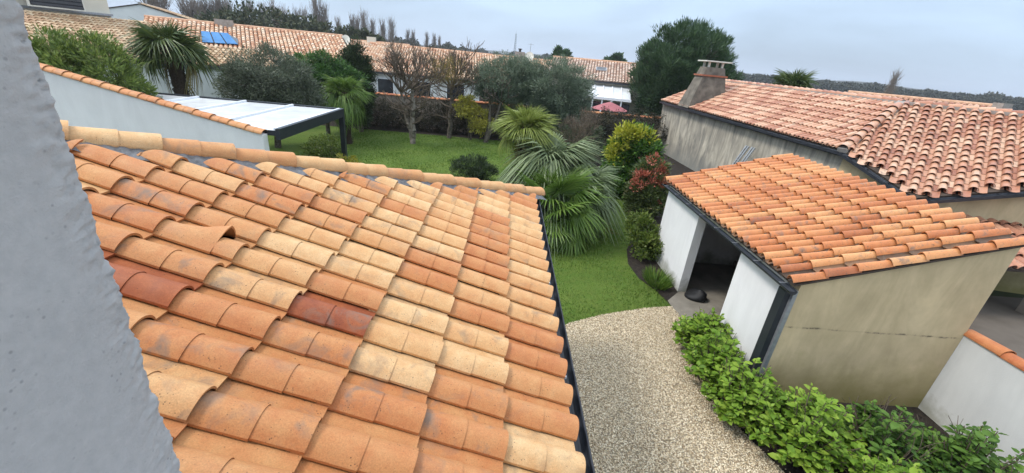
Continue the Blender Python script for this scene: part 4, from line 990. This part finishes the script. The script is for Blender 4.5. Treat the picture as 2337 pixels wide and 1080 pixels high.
# ---- hydrangeas: large leaves as parts, the rest joined
def ovate(name, m):
    mb = MB(); P = [(0, 0, 0), (.3, .30, .05), (.68, .25, .03), (1, 0, -.10), (.68, -.25, .03), (.3, -.30, .05), (.33, 0, -.035), (.7, 0, -.05)]
    mb.add(P, [(0, 6, 1), (1, 6, 7, 2), (2, 7, 3), (0, 5, 6), (5, 4, 7, 6), (4, 3, 7)], True); me = mb.mesh(name); me.materials.append(M[m]); return me
HL = ovate('leaf', 'leaf_hydrangea'); HLD = ovate('leaf', 'leaf_hydrangea_dark'); hv = np.array([v.co[:] for v in HL.vertices]); hf = [tuple(p.vertices) for p in HL.polygons]
def hydrangea(label, base, rx, ry, h, nst, seed, dark=False, bare=0):
    t = thing('hydrangea', label, 'shrub', base, group='hydrangeas along the gravel'); g = np.random.default_rng(seed); st = MB(); tips = []
    for k in range(nst):
        a = g.uniform(0, 6.28); rr = g.random()**.55; x, y = base[0]+rx*rr*math.cos(a), base[1]+ry*rr*math.sin(a); z = h*(1-.6*rr**2.0)*g.uniform(.62, 1.15)
        p = Vector((base[0]+(x-base[0])*.35, base[1]+(y-base[1])*.35, -.02)); q = Vector((x, y, z)); mid = p.lerp(q, .55)+Vector((0, 0, .08)); st.tube(p, mid, .010, .008, 4, False); st.tube(mid, q, .008, .005, 4, False); tips.append((q, (q-mid).normalized(), rr))
        tips.append((mid.lerp(q, .5), (q-mid).normalized(), rr)); 
        if g.random() < .6: tips.append((mid, (q-mid).normalized(), rr))
    for _ in range(bare):
        a = g.uniform(0, 6.28); limbs(st, (base[0]+.15*math.cos(a), base[1]+.15*math.sin(a), 0), (math.cos(a)*.5, math.sin(a)*.5, 1), h*.62, .009, 1, g, .35, .3, .6, (1, 3), 3, .004)
    st.build('stems', M['twig'], t, fix=False)
    items = []; ml = M['leaf_hydrangea_dark' if dark else 'leaf_hydrangea']; HLx = HLD if dark else HL
    for q, d, rr in tips:
        for lay in range(3):
            for s in range(3 if lay else 2):
                a = g.uniform(0, 6.28); el = .95-.45*lay+g.normal(0, .15); ld = Vector((math.cos(a)*math.cos(el), math.sin(a)*math.cos(el), math.sin(el))); L = (.045+.036*lay)*g.uniform(.55, 1.4)
                o = q - d*(.035*lay) + ld*.012; up = Vector((0, 0, 1)) + Vector(g.normal(0, .25, 3)); sdv = up.cross(ld).normalized()
                m4 = frame(o, ld, sdv) @ Matrix.Scale(L, 4); items.append(((o-CAM).length - .25*o.z, m4))
    items.sort(key=lambda a: a[0])
    for d_, m4 in items[:70]: copy_part(HLx, 'leaf', t, m4)
    co = np.concatenate([(np.array(m4.to_3x3()) @ hv.T).T + np.array(m4.translation) for _, m4 in items[70:]]); mb = MB(); mb.v = [tuple(c) for c in co]
    n8 = len(hv); mb.f = [tuple(i+n8*k for i in f) for k in range(len(items)-70) for f in hf]; mb.sm = [True]*len(mb.f)
    tag(mb.build('foliage', ml, t, fix=False), kind='stuff')
hyd = [('hydrangea at the far end of the row, below the shed opening', (3.98, 6.2, 0), .56, .62, .80, 105), ('bright green hydrangea in front of the white shed wall', (3.86, 5.4, 0), .54, .58, .88, 105),
       ('hydrangea at the shed corner below the dark downpipe', (3.9, 4.68, 0), .62, .58, .92, 105), ('large hydrangea in front of the beige wall, at the bend of the gravel edge', (4.45, 4.05, 0), .78, .66, .98, 150),
       ('hydrangea with bare brown stems in the middle before the beige wall', (5.45, 3.95, 0), .62, .55, .98, 90), ('darker green hydrangea at the right end, next to the white boundary wall', (6.35, 3.65, 0), .68, .58, .95, 120),
       ('hydrangea nearest the viewer at the bottom edge of the picture', (5.0, 3.35, 0), .60, .45, .70, 90)]
for k, (lab, b, rx, ry, h, n) in enumerate(hyd): hydrangea(lab, b, rx, ry, h, int(n*(.95, .8, .85, .8, .55, .85, .7)[k]), 90+k, k in (4, 5), (2, 2, 3, 3, 9, 4, 3)[k])

# ================================================================== back wall and houses beyond
t = thing('back_wall', 'brown rendered garden wall with terracotta coping behind the bare trees', 'wall', (-2, 27.3, 0))
mb = MB(); mb.box((-16, 27.2, -.03), (10, 27.4, 1.92)); mb.build('wall', M['brown_wall'], t)
BK = cap_mesh('coping', .5, .17, 'tile', halves=1, lift=.02, arcdeg=170, flat=.6)
for k in range(52): add_tile(BK, 'coping_tile', t, frame(Vector((-16+.5*k, 27.3, 1.88)), (1, 0, 0), (0, 1, 0)), random.uniform(.2, .5), .003, .004)

def barrels(mb, O, a, up, n, W_, Ls, w, L, r, keep=None, pts=5):
    for i in range(int(W_/w)):
        for j in range(int(Ls/L)):
            c = O + a*(w*(i+.5)) + up*(L*j)
            if keep and not keep(c): continue
            vs = []
            for s, k, lf in ((0, 1, .03), (L*1.08, .85, .0)):
                for q in range(pts):
                    th_ = math.pi*q/(pts-1); vs.append(c + up*s + a*(-r*k*math.cos(th_)) + n*(r*k*math.sin(th_)+lf))
            mb.add(vs, [(q, q+1, pts+q+1, pts+q) for q in range(pts-1)], True)
            vs2 = [vs[0]-up*0, *vs[1:pts]]; mb.add(vs2, [tuple(range(pts))])
def far_house(name, label, ra, rb, depth, drop, m_tile, m_wall, wt=.24, lt=.36, far_depth=None, cap=True, wall_to=None):
    """gable house from its two ridge ends; front slope falls towards the viewer"""
    ra, rb = Vector(ra), Vector(rb); a = (rb-ra).normalized(); fr = Vector((a.y, -a.x, 0)).normalized()
    if fr.dot(-ra) < 0: fr = -fr
    t = thing(name, label, 'house', ((ra.x+rb.x)/2, (ra.y+rb.y)/2, 0))
    ea, eb = ra+fr*depth-Vector((0, 0, drop)), rb+fr*depth-Vector((0, 0, drop)); fd = far_depth or depth
    ba, bb = ra-fr*fd-Vector((0, 0, drop)), rb-fr*fd-Vector((0, 0, drop)); W_ = (rb-ra).length
    mb = MB(); i_ = .25
    f0, f1, b0, b1 = ea-fr*i_+a*.1, eb-fr*i_-a*.1, ba+fr*i_+a*.1, bb+fr*i_-a*.1; zt = ea.z-.02
    vs = [(p.x, p.y, -.03) for p in (f0, f1, b1, b0)] + [(p.x, p.y, zt) for p in (f0, f1, b1, b0)] + [(ra.x+a.x*.1, ra.y+a.y*.1, ra.z-.1), (rb.x-a.x*.1, rb.y-a.y*.1, rb.z-.1)]
    mb.add(vs, [(0, 1, 5, 4), (1, 2, 6, 9, 5), (2, 3, 7, 6), (3, 0, 4, 8, 7)]); mb.build('wall', M[m_wall], t)
    mb = MB(); mb.prism([ea, eb, rb, ra], (0, 0, -.08)); mb.prism([ra, rb, bb, ba], (0, 0, -.08)); ro = mb.build('roof', M['roof_deck'], t)
    up = (ra-ea).normalized(); n = a.cross(up); 
    if n.z < 0: n = -n
    mb = MB(); barrels(mb, ea, a, up, n, W_, (ra-ea).length, wt, lt, wt*.46); tag(mb.build('roof_tiles', M[m_tile], ro, fix=False), kind='stuff')
    mb = MB(); barrels(mb, ra-n*.02, up.cross(n).normalized()*0+Vector((0, 0, 0)), a, Vector((0, 0, 1)), 0, 0, 1, 1, .1)
    mb = MB(); mb.tube(ra+Vector((0, 0, .02)), rb+Vector((0, 0, .02)), .13, .13, 8); mb.build('ridge', M['ridge_clay'] if m_tile != 'tile_tan' else M['mortar'], ro)
    mb = MB(); mb.bar(ea+fr*.06-Vector((0, 0, .06)), eb+fr*.06-Vector((0, 0, .06)), .12, .1); mb.build('gutter', M['dark_metal'], t)
    return t, ro, a, fr, up, n, ea
def pane(parent, name, c, a, n, w, h, m, frame_m='white_trim', up=(0, 0, 1), fw=.06):
    c, a, n, up = Vector(c), Vector(a).normalized(), Vector(n).normalized(), Vector(up).normalized()
    mb = MB(); mb.prism([c-a*w/2-up*h/2, c+a*w/2-up*h/2, c+a*w/2+up*h/2, c-a*w/2+up*h/2], n*.03); o = mb.build(name, M[m], parent)
    mb = MB()
    for s in (-1, 1):
        mb.bar(c+a*(s*(w/2+fw/2))-up*(h/2+fw), c+a*(s*(w/2+fw/2))+up*(h/2+fw), fw, .08, n); mb.bar(c+up*(s*(h/2+fw/2))-a*w/2, c+up*(s*(h/2+fw/2))+a*w/2, .08, fw, up)
    mb.build('frame', M[frame_m], o); return o
def chimney(parent, c, w, d, h, m='mortar', pot=True):
    mb = MB(); mb.box((c.x-w/2, c.y-d/2, c.z-.6), (c.x+w/2, c.y+d/2, c.z+h)); o = mb.build('chimney', M[m], parent)
    if pot: mb = MB(); mb.lathe((c.x, c.y, c.z+h), [(.12, 0), (.12, .2), (.2, .22), (.2, .28), (0, .3)], 10); mb.build('chimney_pot', M['dark_metal'], o)
def dish(label, c, r=.4):
    t = thing('satellite_dish', label, 'satellite dish', (c.x, c.y, c.z-1.0)); mb = MB(); fwd = Vector((-.2, -1, .35)).normalized(); sx = fwd.orthogonal().normalized(); sy = fwd.cross(sx); vs = [c]
    for k, rr in ((1, .5), (2, 1)):
        for i in range(14): vs.append(c + (sx*math.cos(i*.4488)+sy*math.sin(i*.4488))*(r*rr) + fwd*(.22*r*rr*rr))
    mb.add(vs, [(0, 1+i, 1+(i+1) % 14) for i in range(14)] + [(1+i, 15+i, 15+(i+1) % 14, 1+(i+1) % 14) for i in range(14)], True); mb.build('reflector', M['white_trim'], t, fix=False)
    mb = MB(); mb.tube((c.x, c.y+.05, c.z-1.0), (c.x, c.y+.05, c.z), .025, .025, 6); mb.tube(c-sy*r*.8, c+fwd*r*.9, .012, .012, 5); mb.build('mast_arm', M['zinc'], t)

# long house with the roof lantern
r1, r2 = far(330, 40, 37), far(782, 84, 37); 
t, ro, a, fr, up, n, ea = far_house('tiled_house', 'long house with light orange tiles and a blue glazed roof lantern', r1, r2, 5.6, 1.75, 'tile_far', 'far_white')
chimney(t, far(513, 62, 36.4)+Vector((0, 0, -.1)), .9, .6, .55, 'mortar', False)
lan = onp(462, 103, ea, n); lan2 = onp(545, 108, ea, n); la_ = (lan2-lan).normalized()
skl = MB(); W_ = (lan2-lan).length; nrow_ = up*.95
lan = lan+n*.14; lan2 = lan2+n*.14
tp = [lan, lan2, lan2+nrow_*.75-la_*.45+n*.38, lan+nrow_*.75+n*.38]; skl.add(tp + [lan2+nrow_*1.1, lan+nrow_*1.1], [(0, 1, 2, 3), (1, 4, 2), (3, 2, 4, 5)]); sk = skl.build('roof_lantern', M['dark_glass'], ro, fix=False)
for k in range(3):
    f0, f1 = k/3+.02, (k+1)/3-.02; q = [tp[0].lerp(tp[1], f0), tp[0].lerp(tp[1], f1), tp[3].lerp(tp[2], f1), tp[3].lerp(tp[2], f0)]; mb = MB(); mb.prism([p+n*.02 for p in q], n*.03); mb.build('pane', M['blue_glass'], sk)
dish('white satellite dish on the gable end of the house with the roof lantern', far(789, 93, 36.6))
# low annex in front of it: white wall, flat dark edge, tan tiles
an = thing('annex', 'low white rendered annex behind the shaggy palm trunk', 'annex', (-15, 22, 0))
aw, ae = far(240, 168, 25.5), far(640, 150, 27.5); zt = 2.95
fra = Vector((ae.y-aw.y, -(ae.x-aw.x), 0)).normalized(); fra = fra if fra.dot(-aw) > 0 else -fra
mb = MB(); mb.prism([(aw.x, aw.y, -.03), (ae.x, ae.y, -.03), (ae.x, ae.y, zt), (aw.x, aw.y, zt)], -fra*.25); mb.build('wall', M['grey_wall'], an)
aa = (Vector((ae.x, ae.y, 0))-Vector((aw.x, aw.y, 0))); La = aa.length; aa.normalize()
mb = MB(); mb.bar(Vector((aw.x, aw.y, zt+.06))+fra*.06, Vector((ae.x, ae.y, zt+.06))+fra*.06, .14, .12); mb.build('gutter', M['dark_metal'], an)
mb = MB(); upa = (-fra*math.cos(R(15))+Vector((0, 0, math.sin(R(15))))).normalized(); O = Vector((aw.x, aw.y, zt+.14)); mb.prism([O, O+aa*La, O+aa*La+upa*3.0, O+upa*3.0], (0, 0, -.06)); aro = mb.build('roof', M['roof_deck'], an)
mb = MB(); barrels(mb, O, aa, upa, aa.cross(upa) if aa.cross(upa).z > 0 else -aa.cross(upa), La, 3.0, .24, .36, .11); tag(mb.build('roof_tiles', M['tile_tan'], aro, fix=False), kind='stuff')
# two-storey house at the left edge, above the oleander
th_ = thing('corner_house', 'white upper storey with a dark shuttered window above tan roof tiles', 'house', (-22, 19, 0))
h0, h1 = far(20, 18, 29), far(330, 38, 33); zt = 4.78; ah = Vector((h1.x-h0.x, h1.y-h0.y, 0)); ah.normalize(); h0 = h0 - ah*9; Lh = (Vector((h1.x, h1.y, 0))-Vector((h0.x, h0.y, 0))).length; fh = Vector((ah.y, -ah.x, 0)); fh = fh if fh.dot(-h0) > 0 else -fh
O1 = Vector((h0.x, h0.y, zt)); e1 = O1 + fh*5.4 - Vector((0, 0, 1.5)); mb = MB(); mb.prism([e1, e1+ah*Lh, O1+ah*Lh, O1], (0, 0, -.08)); hro = mb.build('roof', M['roof_deck'], th_)
uph = (O1-e1).normalized(); nh = ah.cross(uph); nh = nh if nh.z > 0 else -nh; mb = MB(); barrels(mb, e1, ah, uph, nh, Lh, (O1-e1).length, .24, .34, .11); tag(mb.build('roof_tiles', M['tile_tan'], hro, fix=False), kind='stuff')
mb = MB(); q = e1-fh*.3; mb.prism([(q.x, q.y, -.03), (q.x+ah.x*Lh, q.y+ah.y*Lh, -.03), (q.x+ah.x*Lh, q.y+ah.y*Lh, q.z), (q.x, q.y, q.z)], -fh*6); mb.build('wall', M['far_white'], th_)
u0, u1 = far(-30, 10, 29.3), far(250, 24, 32); mb = MB(); mb.prism([(u0.x, u0.y, 4.2), (u1.x, u1.y, 4.2), (u1.x, u1.y, 7.4), (u0.x, u0.y, 7.4)], -fh*5); mb.build('upper_wall', M['cream_render'], th_)
mb = MB(); mb.bar(Vector((u0.x, u0.y, 4.95))+fh*.06, Vector((u1.x, u1.y, 4.95))+fh*.06, .16, .10); mb.build('sill_band', M['zinc'], th_)
wc = (far(95, 2, 29.9)+far(160, 4, 30.3))/2; wo = pane(th_, 'window', Vector((wc.x, wc.y, 5.55)), ah, fh, 2.2, 1.0, 'dark_glass', 'white_trim')
for k in range(6): mb = MB(); c = Vector((wc.x, wc.y, 5.12+.16*k))+fh*.05; mb.bar(c-ah*1.08, c+ah*1.08, .03, .10); mb.build('shutter_slat', M['dark_metal'], wo)
# white gable house behind
g1, g2 = far(318, 8, 62), far(372, 22, 75); far_house('white_gable_house', 'small white gabled house between the corner house and the palm', g1, g2, 5, 1.3, 'tile_tan', 'far_white')
# houses behind the back wall
r1, r2 = far(845, 99, 44), far(1262, 141, 44)
d1, ro, a, fr, up, n, ea = far_house('pale_tile_house', 'long house with pale orange tile roof directly behind the back wall', r1, r2, 7.0, 2.0, 'tile_far', 'far_white')
chimney(d1, far(1185, 138, 43)+Vector((0, 0, .0)), .95, .8, .75, 'mortar'); dish('white satellite dish beside the chimney of the long pale tile house', far(1208, 130, 43.2), .45)
for k, (u, w) in enumerate(((880, 1.2), (960, 1.6), (1040, 1.4), (1120, 1.8))):
    p = onp(u, 195, ea-fr*.22, fr); pane(d1, 'window' if k % 2 == 0 else 'door', (p.x, p.y, 1.45), a, fr, w, 1.5, 'dark_glass', 'white_metal')
an_ = thing('tv_aerial', 'thin rooftop aerial beside the chimney of the long pale tile house', 'aerial', far(1208, 140, 43.6)); c = far(1208, 140, 43.6); mb = MB(); mb.tube(c-Vector((0, 0, .6)), c+Vector((0, 0, 1.6)), .02, .02, 5); mb.build('mast', M['zinc'], an_)
mb = MB(); 
for k in range(5): mb.tube(c+Vector((-.25+.12*k, 0, 1.5)), c+Vector((-.25+.12*k, .5, 1.5)), .012, .012, 4)
mb.tube(c+Vector((-.3, .25, 1.5)), c+Vector((.3, .25, 1.5)), .014, .014, 4); mb.build('elements', M['zinc'], an_)
r1, r2 = far(800, 92, 58), far(935, 104, 56); t, *_ = far_house('rear_orange_house', 'partly hidden orange roof behind the long pale tile house', r1, r2, 5, 1.5, 'tile_far', 'far_white'); chimney(t, far(848, 93, 57), .9, .7, .4, 'cream_render' if 'cream_render' in M else 'mortar', False)
# white house with conservatory
r1, r2 = far(1262, 131, 41), far(1480, 150, 41); wh, ro, a, fr, up, n, ea = far_house('conservatory_house', 'white house with pinkish roof and glazed conservatory left of the pine', r1, r2, 4.2, 1.5, 'tile_pale', 'cream_render')
sp = onp(1372, 160, ea+n*.05, n); pane(ro, 'roof_window', sp+n*.08, a, n, .75, .55, 'dark_glass', 'zinc', up)
cz = 3.2; cA = onp(1318, 190, ea-fr*.2, fr); cB = onp(1440, 197, ea-fr*.2, fr); cA.z = cB.z = cz; cav = thing('conservatory', 'x', 'x') if False else wh
ca, cb = cA+fr*3-Vector((0, 0, .8)), cB+fr*3-Vector((0, 0, .8))
for k in range(6):
    q0, q1 = cA.lerp(cB, k/6), cA.lerp(cB, (k+1)/6); s0, s1 = ca.lerp(cb, k/6), ca.lerp(cb, (k+1)/6); ins = (q1-q0)*.06; mb = MB(); mb.prism([s0+ins, s1-ins, q1-ins, q0+ins], (0, 0, -.04)); mb.build('conservatory_panel', M['opal_panel'], wh)
    mb = MB(); mb.bar(s0+Vector((0, 0, .03)), q0+Vector((0, 0, .03)), .07, .08); mb.build('conservatory_rafter', M['white_metal'], wh)
    mb = MB(); mb.box((s0.x-.05, s0.y-.05, -.02), (s0.x+.05, s0.y+.05, s0.z-.04)); mb.build('conservatory_post', M['white_metal'], wh)
    mb = MB(); mb.prism([(s0.x+ins.x, s0.y+ins.y+.02, .1), (s1.x-ins.x, s1.y-ins.y+.02, .1), (s1.x-ins.x, s1.y-ins.y+.02, s0.z-.25), (s0.x+ins.x, s0.y+ins.y+.02, s0.z-.25)], (0, .02, 0)); mb.build('conservatory_glass', M['dark_glass'], wh)
mb = MB(); mb.bar(ca, cb, .16, .18); mb.build('conservatory_beam', M['white_metal'], wh)
um = far(1392, 238, 31.5); t = thing('parasol', 'faded red garden parasol in front of the white conservatory', 'parasol', (um.x, um.y, 0)); mb = MB(); mb.lathe((um.x, um.y, um.z-.35), [(1.35, 0), (.7, .28), (.0, .52)], 8); mb.build('canopy', M['red_cloth'], t)
mb = MB(); mb.tube((um.x, um.y, -.03), (um.x, um.y, um.z+.2), .025, .02, 6); mb.build('pole', M['white_trim'], t)
# roof beyond the neighbour's ridge
r1, r2 = far(1935, 212, 34), far(2300, 247, 34); t, *_ = far_house('hidden_house', 'low tile roof peeping over the ridge of the pink tile house', r1, r2, 5.5, 1.2, 'tile_pink_far', 'far_white')
chimney(t, far(2283, 250, 33), .5, .5, .3, 'mortar', False)

# ================================================================== distance
def belt(name, az0, az1, d0, d1, h0, h1, n, m, leaf, seed, label, cat, prof=None):
    g = np.random.default_rng(seed); az = np.radians(g.uniform(az0, az1, n)); d = g.uniform(d0, d1, n)
    top = h0+(h1-h0)*(.5+.5*np.sin(az*23+seed)*np.sin(az*61)+.25*np.sin(az*173)) if prof is None else prof(np.degrees(az)); cl = g.integers(0, 1, n)
    z = top*g.random(n)**.6*(.82+.18*np.sin(az*410+d*.3)); pos = np.stack([d*np.sin(az), d*np.cos(az), z], 1)
    ax = nrm(g.normal(size=(n, 3))+np.array([0, 0, .5])); o = link(name, leaf_cloud(name, pos, ax, nrm(g.normal(size=(n, 3))), leaf*g.uniform(.6, 1.4, n), leaf*.7*g.uniform(.6, 1.4, n), m)); return tag(o, label, cat, kind='stuff')
belt('far_wood', 24, 60, 300, 380, 6.0, 7.6, 60000, 'leaf_wood', 1.15, 1, 'dark wooded skyline behind the pink tile roof', 'wood')
belt('far_wood', -8, 26, 330, 420, 4.5, 8, 60000, 'leaf_wood', 1.2, 2, 'wooded skyline behind the long pale tile roof and the pine', 'wood')
belt('far_wood', -60, -6, 190, 260, 5, 8.5, 60000, 'leaf_wood', 1.0, 3, 'brown wood behind the roofs on the left', 'wood')
# low hills under the skyline
mb = MB(); n = 160; vs = []
for k in range(n+1):
    az = R(-75+150*k/n); 
    for d, h in ((430, 0), (560, 5+2*math.sin(k*.31)+1.2*math.sin(k*.9)), (900, 9+3.5*math.sin(k*.21+1)+1.6*math.sin(k*.53)), (1500, 13+3*math.sin(k*.17))): vs.append((d*math.sin(az), d*math.cos(az), h-.05))
mb.add(vs, [(k*4+i, (k+1)*4+i, (k+1)*4+i+1, k*4+i+1) for k in range(n) for i in range(3)], True); tag(mb.build('hills', M['hill_ground'], fix=False), kind='structure')
def big_tree(label, u, v_top, d, rad, seed, m='leaf_oak', sq=.7):
    tp = far(u, v_top, d); t = thing('evergreen_oak' if m == 'leaf_oak' else 'far_tree', label, 'tree', (tp.x, tp.y, 0)); h = tp.z
    stuffpart('crown', crown([(tp.x, tp.y, h*.55, rad, rad, h*.45), (tp.x-rad*.5, tp.y, h*.42, rad*.8, rad*.8, h*.38), (tp.x+rad*.6, tp.y, h*.40, rad*.8, rad*.8, h*.36)], 260, 45, rad*.18, .7, .4, m, seed=seed, surf=.6), t)
    trunk_part(t, [Vector((tp.x, tp.y, -.03)), Vector((tp.x, tp.y, h*.5))], .4, .2); return t
big_tree('broad dark evergreen oak on the skyline above the roof lantern', 590, 20, 95, 9, 101)
big_tree('low dark tree on the skyline behind the gable end with the dish', 710, 52, 100, 6.0, 102)
big_tree('dark bushy tree right of the satellite dish, below the poplars', 815, 68, 95, 4.8, 103)
big_tree('small pointed tree on the skyline above the conservatory house', 1284, 112, 75, 1.6, 104, 'leaf_pine')
big_tree('rounded tree on the skyline close to the left side of the pine', 1405, 128, 90, 2.4, 105, 'leaf_pine')
# bare poplars
def poplar_mesh(name, seed, w):
    g = np.random.default_rng(seed); mb = MB(); mb.tube((0, 0, -.01), (0, 0, .9), .011, .002, 5, False)
    for k in range(105):
        z = g.uniform(.12, .92); a = g.uniform(0, 6.28); L = w*g.uniform(.8, 2.2)*(1.1-z)**.4; d = Vector((math.cos(a)*.28, math.sin(a)*.28, 1)).normalized()*L; p = Vector((0, 0, z-.08)); mb.tube(p, p+d, .0048, .0020, 3, False)
        for _ in range(4): q = p+d*g.uniform(.3, .9); mb.tube(q, q+Vector((g.normal(0, .25), g.normal(0, .25), 1)).normalized()*L*.5, .0030, .0013, 3, False)
    me = mb.mesh(name); me.materials.append(M['poplar_twig']); return me
PM = [poplar_mesh('crown', 200+k, w) for k, w in enumerate((.24, .28, .36))]
pops = [('tallest bare poplar of the skyline, above the gable end with the dish', 720, 3, 150, 1), ('bare poplar just right of the tallest poplar', 738, 20, 150, 1), ('thin bare poplar on its own, above the satellite dish', 770, 42, 170, 0),
        ('first poplar of the group of three right of the dish', 803, 37, 160, 0), ('middle poplar of the group of three right of the dish', 815, 40, 165, 0), ('tallest poplar of the group of three right of the dish', 830, 36, 160, 1),
        ('left poplar of the pair above the rear orange house', 850, 52, 170, 1), ('bare poplar right of the pair above the rear orange house', 872, 48, 165, 0), ('broad bare poplar above the left end of the pale tile ridge', 893, 52, 160, 1),
        ('left one of two short thin poplars above the pale tile ridge', 931, 70, 210, 0), ('right one of two short thin poplars above the pale tile ridge', 943, 71, 210, 0), ('single small poplar, left of the last two on the skyline', 974, 76, 240, 0), ('next to last small poplar on the skyline before the lattice mast', 991, 79, 240, 0), ('last small poplar on the skyline before the lattice mast', 1003, 84, 250, 0),
        ('wide bare tree on the skyline above the ridge chimney', 503, 0, 120, 2), ('thin poplar behind the left of the broad oak', 558, 4, 150, 0), ('thin poplar behind the top of the broad oak', 570, 3, 150, 0), ('thin poplar behind the right of the broad oak', 598, 12, 150, 0), ('spreading bare tree right of the broad oak', 632, 20, 130, 2), ('bare tree between the broad oak and the tallest poplar, left one', 677, 30, 160, 1), ('bare tree between the broad oak and the tallest poplar, right one', 694, 29, 160, 1),
        ('bare tree behind the palm crown on the skyline', 430, 0, 110, 2), ('lone wind-bent bare poplar on the right skyline', 2046, 172, 120, 1), ('bare tree above the white gabled house', 350, -18, 110, 2), ('bare tree right of the palm crown on the skyline', 465, 6, 120, 2)]
for k, (lab, u, v, d, ty) in enumerate(pops):
    tp = far(u, v, d); t = thing('bare_poplar', lab, 'tree', (tp.x, tp.y, 0), group='bare trees on the skyline')
    sc = Matrix.Translation((tp.x, tp.y, 0)) @ Matrix.Rotation(k*1.3, 4, 'Z') @ Matrix.Diagonal((tp.z*(1 if ty < 2 else 1.4),)*2 + (tp.z,)).to_4x4(); 
    copy_part(PM[ty], 'crown', t, sc)
    mb = MB(); mb.tube((tp.x, tp.y, -.04), (tp.x, tp.y, tp.z*.35), .16, .10, 6, False); mb.build('trunk', M['poplar_twig'], t, fix=False)
# lattice mast on the skyline
tp = far(1178, 77, 260); t = thing('lattice_mast', 'grey lattice mast on the skyline above the long pale tile roof', 'mast', (tp.x, tp.y, 0)); mb = MB(); h = tp.z
for k in range(14):
    z0, z1 = h*k/14, h*(k+1)/14; w0, w1 = 1.6-1.25*k/14, 1.6-1.25*(k+1)/14; c = [(1, 1), (-1, 1), (-1, -1), (1, -1)]
    for i in range(4):
        p, q = c[i], c[(i+1) % 4]; mb.tube((tp.x+p[0]*w0/2, tp.y+p[1]*w0/2, z0-.03), (tp.x+p[0]*w1/2, tp.y+p[1]*w1/2, z1), .16, .16, 4, False); mb.tube((tp.x+p[0]*w0/2, tp.y+p[1]*w0/2, z0), (tp.x+q[0]*w1/2, tp.y+q[1]*w1/2, z1), .09, .09, 4, False)
mb.build('lattice', M['zinc'], t, fix=False)
mb = MB(); mb.tube((tp.x, tp.y, h), (tp.x, tp.y, h+1.5), .06, .03, 5); mb.build('antenna', M['zinc'], t)

# ================================================================== damp air
mb = MB(); mb.box((-2300, -50, -1.2), (2300, 4600, 60)); hz = mb.mesh('haze'); hm = bpy.data.materials.new('haze'); hm.use_nodes = True; hn = hm.node_tree.nodes; hn.clear()
hv_ = hn.new('ShaderNodeVolumePrincipled'); hv_.inputs['Color'].default_value = (.86, .91, 1, 1); hv_.inputs['Density'].default_value = .00042; hv_.inputs['Anisotropy'].default_value = .2; ho = hn.new('ShaderNodeOutputMaterial'); hm.node_tree.links.new(hv_.outputs[0], ho.inputs['Volume']); hz.materials.append(hm)
tag(link('haze', hz), 'thin damp haze over the gardens and the distant woods', 'haze', kind='stuff')
